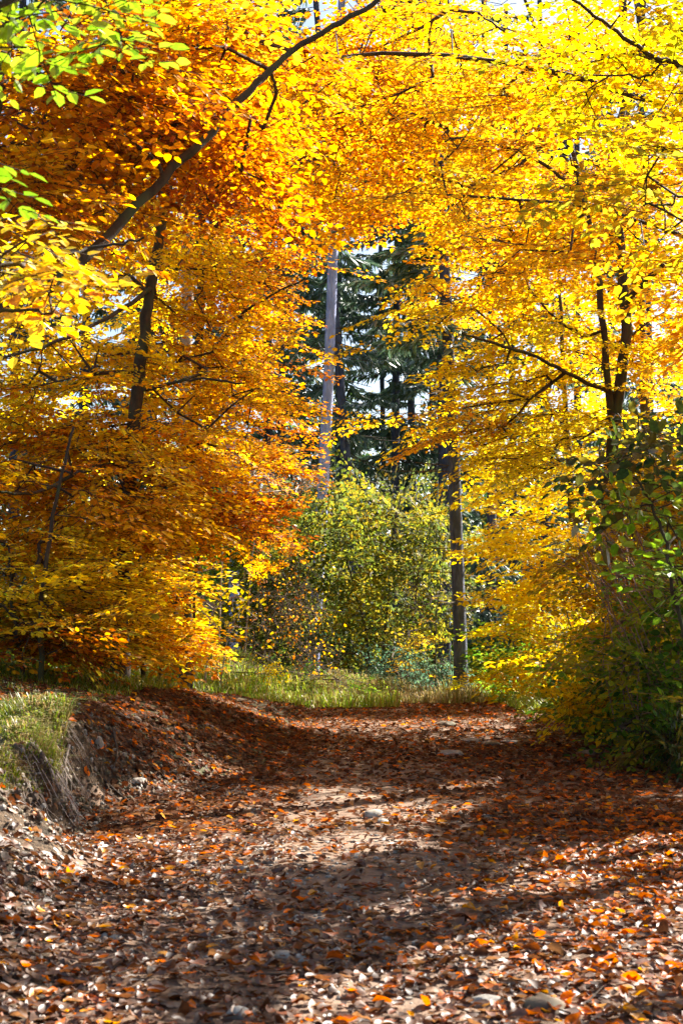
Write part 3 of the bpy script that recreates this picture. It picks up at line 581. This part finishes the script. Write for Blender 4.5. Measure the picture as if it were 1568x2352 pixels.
# ------------------------------------------------------------------ spruces
def spruce(label, px, Yd, dia, lean=0, z_lo=3.0, z_hi=16.0, nb=46, blen=2.2, dead=10, dense=1.0, name='spruce_tree', bark=None):
    p = at(px, 1500, Yd); b = np.array([p[0], Yd, gz(p[0], Yd) - .1]); root = thing(name, b, label, 'tree', 'spruces beyond the path')
    H = 22.0; P = np.array([b + np.array([lean * f + .05 * math.sin(f * 7 + px), .1 * math.sin(f * 5), H * f]) for f in np.linspace(0, 1, 16)])
    P, R = smooth_poly(P, np.linspace(dia / 2, dia * .22, 16), 4); R = R * (1 + .5 * np.exp(-(P[:, 2] - P[0, 2]) / .3))
    V, F = tube(P, R, 12, .1); mesh_obj('trunk', V - b, F, bark or M_SPRUCE, parent=root, smooth=True)
    A, B, RA, NV, NC = [], [], [], [], []
    def axis_at(z): f = np.clip((z - b[2]) / H, 0, 1); return np.array([np.interp(f, np.linspace(0, 1, len(P)), P[:, 0]), np.interp(f, np.linspace(0, 1, len(P)), P[:, 1]), z])
    for i in range(dead):
        z = b[2] + rng.uniform(1.2, z_lo + 3); a = rng.uniform(0, 2 * math.pi); q = axis_at(z); L = rng.uniform(.3, 1.3)
        A.append(q); B.append(q + np.array([math.cos(a) * L, math.sin(a) * L, rng.uniform(-.25, .1) * L])); RA.append(.012)
    for i in range(nb):
        z = b[2] + rng.uniform(z_lo, z_hi); a = rng.uniform(0, 2 * math.pi); q = axis_at(z); L = blen * rng.uniform(.55, 1.15) * np.interp(z, [0, 6, 20], [1, 1, .6])
        h = np.array([math.cos(a), math.sin(a), 0]); sd = np.array([-h[1], h[0], 0]); prev = q; n = 9
        for k in range(1, n + 1):
            f = k / n; c_ = q + h * L * f + np.array([0, 0, -.42 * L * f + .28 * L * f * f]); A.append(prev); B.append(c_); RA.append(.016 * (1.2 - f)); prev = c_
            if k < 2: continue
            m = int((15 if Yd < 34 else 17) * dense); tw = np.where(rng.random(m) < .5, -1, 1); ln = rng.uniform(.2, .62, m) * (1.25 - .6 * f)
            dr = h * rng.uniform(.1, .9, (m, 1)) + sd * tw[:, None] * rng.uniform(.3, 1, (m, 1)) + np.array([0, 0, -1]) * rng.uniform(.15, 1.1, (m, 1)); dr = unit(dr)
            far_ = 1 + .9 * (Yd > 34) + .6 * (Yd > 45); ln *= .8; st = c_ - h * rng.uniform(0, L / n, (m, 1)); en = st + dr * ln[:, None]; wv = unit(np.cross(dr, rng.normal(0, 1, (m, 3)))) * rng.uniform(.018, .036, (m, 1)) * (1 + .2 * (far_ - 1))
            mid = (st + en) / 2
            NV.append(np.stack([st, mid + wv, en, mid - wv], 1)); g = rng.uniform(.6, 1.3, (m, 1)); NC.append(np.array([.085, .15, .085]) * g + rng.uniform(0, .02, (m, 3)))
    if A:
        V, F = edge_tubes(np.array(A), np.array(B), np.array(RA), np.array(RA) * .7, 3); tag(mesh_obj('branches', V - b, F, M_TWIG, parent=root), kind='stuff')
    if NV:
        NV = np.concatenate(NV); NC = np.concatenate(NC); px_, py_, d_ = to_px(NV.mean(1)); kk = (px_ > -200) & (px_ < 1770) & (py_ > -200) & ~(sun_gap(NV.mean(1)))
        NV, NC = NV[kk], NC[kk]
        F = (np.arange(len(NV)) * 4)[:, None] + np.array([[0, 1, 2, 3]])
        if len(NV): tag(mesh_obj('needles', (NV - b).reshape(-1, 3), F, M_NEEDLE, np.repeat(NC, 4, 0), root), kind='stuff'); STAT.append(('spruce', label[:30], len(NV), 2 * len(NV)))
    return root
spruce('slim dark grey spruce trunk rising from the crest of the path', 1056, 23.6, .235, -.66, 4.9, 16, 36, 1.8, 34)
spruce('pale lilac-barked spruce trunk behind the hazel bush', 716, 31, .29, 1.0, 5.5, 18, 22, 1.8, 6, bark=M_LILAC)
spruce('grey spruce trunk just right of the pale lilac one', 838, 34, .27, -1.6, 5.0, 18, 46, 2.3, 18)
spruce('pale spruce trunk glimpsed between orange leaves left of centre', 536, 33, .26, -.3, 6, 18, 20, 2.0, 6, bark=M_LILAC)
spruce('dark spruce with thick needle branches between the grey trunks', 914, 38, .26, 0, 4.2, 18, 90, 2.8, 12)
spruce('spruce half hidden beside the slim dark grey trunk', 1018, 36, .34, 0, 5, 18, 60, 2.6, 8)
spruce('spruce with green boughs behind the orange canopy left of centre', 610, 38, .3, 0, 2.5, 18, 90, 2.8, 6)
spruce('spruce behind the dark hollow at the left', 480, 36, .3, 0, 1.0, 16, 90, 2.8, 6)
spruce('spruce with pale green lower boughs right of the slim grey trunk', 1130, 35, .26, 0, 2.0, 14, 70, 2.2, 6)
spruce('spruce behind the bright yellow young beech', 1260, 40, .3, 0, 1, 18, 80, 2.8, 6)
spruce('spruce behind the tall dark beech trunk', 1500, 38, .3, 0, 1, 18, 80, 2.8, 6)
spruce('spruce deep behind the golden saplings at the left', 180, 38, .3, 0, 1, 18, 80, 2.8, 6)
spruce('spruce at the left edge deep behind the golden leaves', 20, 34, .3, 0, .6, 18, 90, 2.8, 6)
spruce('spruce behind the leaning beech trunk', 340, 36, .3, 0, .6, 18, 90, 2.8, 6)
spruce('spruce near the right edge behind the beech branches', 1640, 36, .3, 0, .6, 18, 80, 2.8, 6)
spruce('spruce closing the gap left of the pale lilac trunk', 640, 43, .3, 0, 1.5, 19, 110, 3.0, 6)
spruce('spruce closing the gap right of the dark one', 950, 43, .3, 0, 2, 19, 110, 3.0, 6)
spruce('spruce deep behind the layered yellow sprays', 1180, 44, .3, 0, 1, 19, 100, 3.0, 6)
spruce('spruce deep behind the twin beech stems', 1340, 43, .3, 0, 1, 19, 100, 3.0, 6)
spruce('broad spruce far back between lilac and grey trunks', 780, 47, .36, 0, 2, 20, 110, 3.2, 6, 1.0)
spruce('broad spruce far back behind the hazel bush', 690, 50, .36, 0, 1, 20, 100, 3.2, 4)
spruce('broad spruce far back to the right of the dark one', 1000, 50, .36, 0, 1, 20, 100, 3.2, 4)
spruce('broad spruce far back at the far right', 1420, 52, .36, 0, 1, 20, 90, 3.4, 4)
spruce('broad spruce far back at the far left', 330, 50, .36, 0, 1, 20, 90, 3.4, 4)
spruce('thin spruce trunk standing deep in the wood behind the crest', 880, 44, .2, 0, 6, 18, 30, 2.2, 10)

# ------------------------------------------------------------------ undergrowth and far wood
def leaf_cloud(name, label, boxes, palette, size, m=M_LEAF, tilt=.8, gaps=True):
    V, C = [], []
    for (x0, x1, y0, y1, h0, h1, n, pl) in boxes:
        x = rng.uniform(x0, x1, n); y = rng.uniform(y0, y1, n); top = h0 + (h1 - h0) * (.35 + .65 * n2(x, y, .55, 31)) * (.5 + .5 * n2(x, y, 2.1, 32))
        z = ground(x, y, False) + rng.random(n) ** .8 * top; P = np.stack([x, y, z], 1)
        d = rng.normal(0, 1, (n, 3)); nn = rng.normal(0, tilt, (n, 3)) + np.array([0, 0, 1.])
        V.append(place_leaves(LEAF4, P, d, nn, size * rng.uniform(.6, 1.4, n)))
        pal = np.array(PAL[pl]); C.append(pal[rng.integers(0, len(pal), n)] * rng.uniform(.7, 1.15, (n, 1)))
    V = np.concatenate(V); C = np.concatenate(C)
    if gaps: k = ~sun_gap(V.mean(1)); V, C = V[k], C[k]
    F = (np.arange(len(V)) * 4)[:, None, None] + LEAF4F[None]
    o = mesh_obj(name, V.reshape(-1, 3), F.reshape(-1, 3), m, np.repeat(C, 4, 0)); STAT.append((name, '', len(V), 2 * len(V)))
    return tag(o, label, kind='stuff')
leaf_cloud('undergrowth', 'leafy undergrowth beyond the crest of the path',
           [(-6, 8, 27, 34, 0, 1.7, 15000, 'dark'), (2.4, 5, 22.5, 27, 0, .6, 5000, 'green'), (3, 7, 14, 22, 0, .9, 9000, 'dark'), (-8, -2.5, 15, 27, 0, .9, 9000, 'green')], None, .085)
leaf_cloud('far_wood', 'mass of dark foliage deep in the wood', [(-20, 24, 50, 64, 3, 13.5, 46000, 'dark'), (-16, 20, 44, 50, 0, 7, 16000, 'dark'), (-14, 16, 36, 46, 0, 2.6, 12000, 'green')], None, .26, gaps=False)

# ------------------------------------------------------------------ grass
def grass(name, label, patches):
    V, C = [], []
    for (poly_fn, n, hmin, hmax, cols, lean) in patches:
        x, y = poly_fn(n); z = ground(x, y) - .01; n = len(x)
        cl = n2(x, y, 2.2, 41); h = rng.uniform(hmin, hmax, n) * (.25 + 1.1 * cl) * (.45 + 1.1 * n2(x, y, .9, 46)); a = rng.uniform(0, 2 * np.pi, n); wd = rng.uniform(.0018, .0040, n) * (1 + .05 * y)
        l = rng.uniform(.1, 1, n) * lean * h; d = np.stack([np.cos(a), np.sin(a), 0 * a], 1); s = np.stack([-np.sin(a), np.cos(a), 0 * a], 1)
        b = np.stack([x, y, z], 1); up = np.array([0, 0, 1.])
        m_ = b + d * (l * .3)[:, None] + up * (h * .6)[:, None]; t = b + d * l[:, None] + up * (h * np.where(lean > 1.2, .55, .95))[:, None]
        w_ = s * wd[:, None]; V.append(np.stack([b - w_, b + w_, m_ + w_ * .8, t, m_ - w_ * .8], 1))
        cc = np.array(cols); C.append(cc[rng.integers(0, len(cc), n)] * rng.uniform(.7, 1.2, (n, 1)))
    V = np.concatenate(V); C = np.concatenate(C); n = len(V)
    k = (np.arange(n) * 5)[:, None]; F = np.concatenate([k + np.array([[0, 1, 2]]), k + np.array([[0, 2, 4]]), k + np.array([[4, 2, 3]])])
    STAT.append((name, '', n, 3 * n))
    return tag(mesh_obj(name, V.reshape(-1, 3), F, M_GRASS, np.repeat(C, 5, 0)), label, kind='stuff')
GR = [(.17, .27, .015), (.28, .32, .02), (.09, .17, .012), (.40, .34, .04), (.22, .20, .04)]; DRY = [(.40, .30, .12), (.30, .21, .08), (.26, .24, .05)]
def patch(x0, x1, y0, y1, rel=None, thr=.0, clump=1.3):
    def f(n):
        y = rng.uniform(y0, y1, n); x = rng.uniform(x0, x1, n)
        if rel: x = xtop(y) + x
        k = n2(x, y, clump, 44) * .7 + n2(x, y, 4, 45) * .3 > thr; return x[k], y[k]
    return f
grass('grass', 'short green grass on top of the cut bank', [(patch(-1.3, .06, 7.6, 10.2, 1, .22), 11000, .03, .085, GR, .8), (patch(-2.2, .15, 10.2, 19.5, 1, .24), 26000, .04, .13, GR, .9)])
grass('hanging_grass', 'yellowed grass hanging over the edge of the cut bank', [(patch(-.12, .14, 7.5, 9.6, 1, .22, 3), 6000, .10, .26, DRY + GR[:2], 1.5)])
grass('tall_grass', 'sunlit tall yellow-green grass beyond the crest', [(patch(-4.2, .8, 19.5, 25.5, 0, .22), 30000, .12, .46, [(.34, .48, .03), (.44, .50, .04), (.20, .36, .02), (.48, .42, .14), (.30, .20, .06)], 1.6), (patch(-.5, 2.2, 21.5, 24, 0, .25), 5000, .2, .55, DRY, 1.3)])
grass('verge_grass', 'grass and weeds along the shaded edge of the path', [(patch(2.8, 4.2, 9, 16, 0, .3), 7000, .06, .2, GR, .9), (patch(2.3, 4.6, 18, 24, 0, .1), 8000, .12, .3, [(.24, .28, .03), (.16, .22, .02)], .9)])

# ------------------------------------------------------------------ leaf litter
def litter_shape(r, curl, twist):
    ys = [0, .27, .30, .25, .14, 0]; xs = [0, .2, .42, .64, .85, 1]
    V = []
    for x, y in zip(xs, ys):
        for s in ((-1, 0, 1) if 0 < x < 1 else (0,)):
            z = curl * (abs(s) * y) ** 1.0 * 1.6 + twist * (x - .5) ** 2 * 1.8 + .06 * math.sin(x * 9 + s * 2 + r.uniform(0, 2)) * abs(s)
            V.append((x - .5, s * y * (1 - .35 * abs(curl)) + r.normal(0, .012) * abs(s), z))
    V = np.array(V); F = [(0, 2, 1), (0, 3, 2)]
    for k in range(3):
        a = 1 + 3 * k
        for s in (0, 1): F += [(a + s, a + s + 1, a + s + 4), (a + s, a + s + 4, a + s + 3)]
    F += [(10, 11, 13), (11, 12, 13)]; return V, np.array(F)
LS = [litter_shape(rng, c_, t_) for c_, t_ in [(.3, .1), (.5, -.2), (-.2, .2), (.5, .25), (.1, -.25), (-.3, -.1), (.4, .4), (0.15, .15)]]
LCOL = {'tan': (.23, .12, .062), 'brown': (.15, .066, .034), 'dark brown': (.07, .028, .015), 'rust': (.27, .075, .022), 'orange': (.74, .17, .012), 'golden': (.72, .30, .02)}
LSF = [(place_leaves(LEAF6, np.array([[-.5, 0, 0]]), np.array([[1., 0, .05 * k]]), np.array([[0, 0, 1.]]), np.array([1.0]), 1.1)[0] * np.array([1, 1, z_]), np.array([(0, 3, 2), (0, 2, 1), (0, 5, 4), (0, 4, 3)])) for k, z_ in [(0, 1), (1, 2), (-1, 3), (2, -1.5), (0, 4), (1, -2.5), (-2, 1.5), (0, 2.5)]]
LN = list(LCOL); LCA = np.array([LCOL[k] for k in LN])
def litter_pts(n, x0, x1, y0, y1):
    x = rng.uniform(x0, x1, n); y = rng.uniform(y0, y1, n); ft = xtop(y) + bw(y)
    dens = np.ones(n); bare = n2(x, y, 1.0, 51) * .6 + n2(x, y, 3.3, 52) * .4
    mid = np.exp(-((x - .05 + .25 * (n2(x, y, .9, 53) - .5)) / .85) ** 2) * np.interp(y, [4, 5.5, 7, 11, 15, 20], [.1, .4, .95, .8, .2, .15]); dens -= mid * .85
    gl = sst((ft + .1 - x) / .5) * (y < 9.6) * (y > 6.6); dens -= gl * .6
    face = (x < ft - .1) & (x > xtop(y)) & (y > 7.5) & (y < 9.8); dens[face] -= .35
    top = (x < xtop(y) - .05); dens[top & (y < 10)] -= .5; dens[top & (y > 10)] -= .25; dens[(x > 2.9)] -= .35
    k = rng.random(n) < dens * (.55 + .9 * bare); return x[k], y[k]
segs = [litter_pts(9500, -2.2, 2.2, 3.7, 5.6), litter_pts(900, 2.2, 3.4, 3.7, 6), litter_pts(900, 2.4, 3.4, 6, 9), litter_pts(18500, -2.4, 2.4, 5.6, 9), litter_pts(20000, -3.4, 3.3, 9, 14), litter_pts(22000, -4, 4, 14, 22), litter_pts(9000, -2.3, -.3, 9.3, 16)]
lx = np.concatenate([s[0] for s in segs]); ly = np.concatenate([s[1] for s in segs]); n = len(lx)
right = sst((lx + .2) / 1.8) * np.interp(ly, [4, 7, 9, 12], [1, 1, .4, .1])
e = .05; z0 = ground(lx, ly); nx = -(ground(lx + e, ly) - z0) / e; ny = -(ground(lx, ly + e) - z0) / e
up = unit(np.stack([nx, ny, np.ones(n)], 1)); stand = rng.random(n)
tiltv = rng.normal(0, 1, (n, 3)) * np.where(stand > .975, 1.4, np.where(stand > .75, .28, .09))[:, None]; nrm = unit(up + tiltv); nrm[:, 2] = np.abs(nrm[:, 2])
dirv = rng.normal(0, 1, (n, 3)); size = .030 + .048 * rng.random(n) ** 1.4
pb = np.array([.22, .37, .21, .13, .05, .02]); pr = np.array([.15, .16, .07, .24, .31, .07])
u_ = rng.random(n); cb = np.searchsorted(np.cumsum(pb), u_); cr = np.searchsorted(np.cumsum(pr), u_); ci = np.clip(np.where(rng.random(n) < right, cr, cb), 0, 5)
LC_ = LCA[ci] * rng.uniform(.72, 1.25, (n, 1)); li = rng.integers(0, len(LS), n)
d_ = unit(dirv); s_ = unit(np.cross(nrm, d_)); n_ = nrm; d_ = np.cross(s_, n_)
zl = z0 + .004 + size * .06 * (1 + 3.2 * np.clip(1 - nrm[:, 2], 0, 1)) + rng.random(n) * .012
LP = np.stack([lx, ly, zl], 1); px, py, dd = to_px(LP)
score = np.where((px > 10) & (px < 1558) & (py < 2335), size ** 2 / dd ** 2 * (.4 + nrm[:, 2] * 0 + np.abs((n_ * unit(LP - [0, 0, CAM_H])).sum(1))), -1)
pick = np.argsort(-score)[:300]; pickm = np.zeros(n, bool); pickm[pick] = True
V, C, F, off = [], [], [], 0
for k in range(2 * len(LS)):
    m = np.where((li == k % len(LS)) & ~pickm & ((ly > 8) == (k >= len(LS))))[0]; S, FF = (LS + LSF)[k]; SS = S[None] * size[m][:, None, None]
    vv = LP[m][:, None] + SS[..., 0:1] * d_[m][:, None] + SS[..., 1:2] * s_[m][:, None] + SS[..., 2:3] * n_[m][:, None]
    V.append(vv.reshape(-1, 3)); C.append(np.repeat(LC_[m], len(S), 0)); F.append(((np.arange(len(m)) * len(S))[:, None, None] + FF[None] + off).reshape(-1, 3)); off += len(m) * len(S)
V = np.concatenate(V); F = np.concatenate(F); STAT.append(('litter', '', n, len(F)))
tag(mesh_obj('leaf_litter', V, F, M_LITTER, np.concatenate(C), smooth=True), 'layer of dry brown beech leaves covering the path', kind='stuff')
for k in pick:
    S, FF = LS[li[k]]; SS = S * size[k]
    vv = SS[:, 0:1] * d_[k] + SS[:, 1:2] * s_[k] + SS[:, 2:3] * n_[k]
    o = mesh_obj('fallen_leaf', vv, FF, M_LITTER, np.repeat(LC_[k][None], len(S), 0), smooth=True); o.location = tuple(LP[k])
    side = 'at the bottom right' if px[k] > 1045 else ('at the bottom left' if px[k] < 520 else 'in the bottom middle')
    pose = 'tipped up on edge' if nrm[k, 2] < .75 else ('slightly tilted' if nrm[k, 2] < .95 else 'lying flat')
    sz = 'large' if size[k] > .072 else ('broad' if size[k] > .06 else 'small')
    tag(o, '%s %s beech leaf %s on the litter %s' % (sz, LN[ci[k]], pose, side), 'leaf', 'fallen leaves on the near path')

m = 260; tx = rng.uniform(-2.2, 2.6, m); ty = 4.2 + 12 * rng.random(m) ** 1.5; ta = rng.uniform(0, 6.3, m); tl = rng.uniform(.04, .22, m)
ta_ = np.stack([tx, ty, ground(tx, ty) + rng.uniform(.01, .035, m)], 1); tx2 = tx + np.cos(ta) * tl; ty2 = ty + np.sin(ta) * tl
tb_ = np.stack([tx2, ty2, ground(tx2, ty2) + rng.uniform(.01, .045, m)], 1); tr = rng.uniform(.0015, .004, m)
V, F = edge_tubes(ta_, tb_, tr, tr * .6, 4); tag(mesh_obj('fallen_twigs', V, F, M_TWIG), 'thin dead twigs scattered over the leaf litter', kind='stuff')
# ------------------------------------------------------------------ gravel and stones
import bmesh
def ico(sub):
    bm = bmesh.new(); bmesh.ops.create_icosphere(bm, subdivisions=sub, radius=1); v = np.array([x.co[:] for x in bm.verts]); f = np.array([[x.index for x in q.verts] for q in bm.faces]); bm.free(); return v, f
I1, I1F = ico(1); I3, I3F = ico(3)
x1 = rng.uniform(-2.6, .9, 9000); y1 = rng.uniform(4.6, 11.5, 9000); ft = xtop(y1) + bw(y1)
k = (n2(x1, y1, 1.6, 61) > .40) & (x1 > xtop(y1) + .03) & ((x1 < ft + 1.1) | (rng.random(9000) < .35)); x1, y1 = x1[k], y1[k]; m = len(x1)
s1 = rng.uniform(.004, .014, m) * np.where(rng.random(m) > .95, 1.8, 1); sc3 = s1[:, None] * rng.uniform(.6, 1.3, (m, 3)); sc3[:, 2] *= .7
V = np.stack([x1, y1, ground(x1, y1) + s1 * .2], 1)[:, None] + I1[None] * sc3[:, None] * rng.uniform(.8, 1.2, (m, len(I1), 1))
tag(mesh_obj('gravel', V.reshape(-1, 3), ((np.arange(m) * len(I1))[:, None, None] + I1F[None]).reshape(-1, 3), M_STONE), 'small pale gravel washed out of the bank', kind='stuff')
STONES = [(1248, 2300, 62, 46, 1, 'large rounded brown stone among orange leaves near the bottom edge'), (1120, 2296, 48, 20, 0, 'flat grey stone beside the large brown one'),
          (548, 2322, 34, 28, 0, 'pale knobbly stone at the very bottom of the path'), (650, 2188, 40, 14, 0, 'flat pale stone half buried in shaded leaves'), (690, 2196, 22, 16, 0, 'small pale stone touching the half-buried flat one'),
          (1225, 2180, 24, 24, 1, 'round olive stone between orange leaves'), (1022, 1660, 26, 14, 1, 'dark angular stone close to the crest'), (1355, 1725, 30, 17, 1, 'olive-brown boulder by the dark thicket'),
          (858, 1866, 24, 16, 0, 'round pale stone in the light streak across the path'), (876, 1884, 16, 10, 0, 'little grey stone below the round pale one'), (1035, 1726, 34, 9, 0, 'long flat stone sunk in the upper path'),
          (1075, 1700, 30, 7, 0, 'thin flat stone nearest the crest on the path'), (1125, 1706, 28, 7, 1, 'flat brown slab beside the thin flat stone'), (1170, 1702, 24, 7, 0, 'small flat stone right of the brown slab'),
          (226, 1700, 13, 20, 0, 'pale upright stone sticking out of the cut bank'), (262, 1722, 8, 12, 0, 'egg-shaped pale stone in the bank below the root'), (312, 1648, 15, 12, 1, 'round brown stone on the leafy slope of the bank'),
          (276, 1640, 10, 8, 0, 'small grey stone beside the round brown one on the slope'), (318, 1790, 20, 12, 0, 'broad grey stone on the gravelly slope'), (560, 1992, 14, 10, 0, 'small whitish stone at the foot of the gravel slope'),
          (1262, 2170, 16, 10, 0, 'small grey stone right of the olive one'), (808, 1960, 22, 9, 0, 'flat pinkish stone on the bare middle of the path'), (1400, 1790, 16, 9, 1, 'small brown stone on the right of the path'),
          (440, 2040, 20, 12, 0, 'grey stone among brown leaves on the lower left'), (1080, 1840, 18, 8, 1, 'brown stone behind the light streak')]
for px_, py_, rx, ry, br, lb in STONES:
    g = on_ground(px_, py_ + ry * .6); s = .85 * rx / K * g[1] ; hgt = .85 * ry / K * g[1]
    nn = vnoise(I3 * 1.3 + px_, 71)[:, None] * .5 + vnoise(I3 * 3.1 + px_, 72)[:, None] * .30 + vnoise(I3 * 7 + px_, 73)[:, None] * .08 + .58
    v = I3 * nn * np.array([s, s * .8, max(hgt, s * .35)]); o = mesh_obj('stone', v, I3F, M_DSTONE if br else M_STONE, smooth=True); o.location = (g[0], g[1], g[2] + hgt * .0)
    tag(o, lb, 'stone', 'stones on the path and bank')
m = 4200; y1 = rng.uniform(7.0, 10.4, m); x1 = xtop(y1) + bw(y1) * rng.uniform(-.05, 1.15, m); s1 = .004 + .022 * rng.random(m) ** 3; sc3 = s1[:, None] * rng.uniform(.6, 1.3, (m, 3))
V = np.stack([x1, y1, ground(x1, y1) + s1 * .3], 1)[:, None] + I1[None] * sc3[:, None] * rng.uniform(.7, 1.25, (m, len(I1), 1)); dk = rng.random(m) < .86
for kk_, mm_, nm_, lb_ in ((dk, M_DSTONE, 'clods', 'dark crumbly soil clods on the face of the cut bank'), (~dk, M_STONE, 'gravel', 'pale pebbles stuck in the face of the cut bank')):
    q_ = V[kk_]; tag(mesh_obj(nm_, q_.reshape(-1, 3), ((np.arange(len(q_)) * len(I1))[:, None, None] + I1F[None]).reshape(-1, 3), mm_), lb_, kind='stuff')
m = 150; y1 = rng.uniform(7.2, 10.2, m); x1 = xtop(y1) + rng.uniform(.0, .14, m); p0 = np.stack([x1, y1, ground(x1, y1) + .02], 1); A_, B_, R_ = [], [], []
for k in range(4):
    x2 = p0[:, 0] + rng.uniform(.01, .07, m); y2 = p0[:, 1] + rng.normal(0, .03, m); p1 = np.stack([x2, y2, np.maximum(ground(x2, y2) + .012, p0[:, 2] - .09)], 1)
    A_.append(p0); B_.append(p1); R_.append(np.full(m, .0032 - .0006 * k)); p0 = p1
V, F = edge_tubes(np.concatenate(A_), np.concatenate(B_), np.concatenate(R_), np.concatenate(R_) * .8, 3); tag(mesh_obj('rootlets', V, F, M_PALE), 'fine pale rootlets trailing down the cut bank', kind='stuff')
# roots hanging out of the bank
for pts, lb in [([(250, 1650), (262, 1690), (270, 1740), (262, 1770)], 'dark root running down the face of the cut bank'), ([(205, 1770), (235, 1800), (270, 1830), (300, 1850)], 'loose stick lying on the gravel slope'),
                ([(160, 1720), (150, 1770), (155, 1810)], 'pale root dangling beneath the hanging grass')]:
    P = np.array([on_ground(*q) + [0, -.01, .02] for q in pts]); P, R = smooth_poly(P, np.linspace(.012, .005, len(P)), 5); V, F = tube(P, R, 6, .3)
    o = mesh_obj('root' if 'root' in lb else 'stick', V - P[0], F, M_TWIG if 'dark' in lb or 'stick' in lb else M_PALE, smooth=True); o.location = tuple(P[0]); tag(o, lb, 'root' if 'root' in lb else 'stick')

import os
if os.environ.get('SCENE_STAT'): 
    pass
print('TRIS leaves', sum(s[3] for s in STAT)); print(sum(len(o.data.polygons) for o in SC.objects if o.type == 'MESH'))
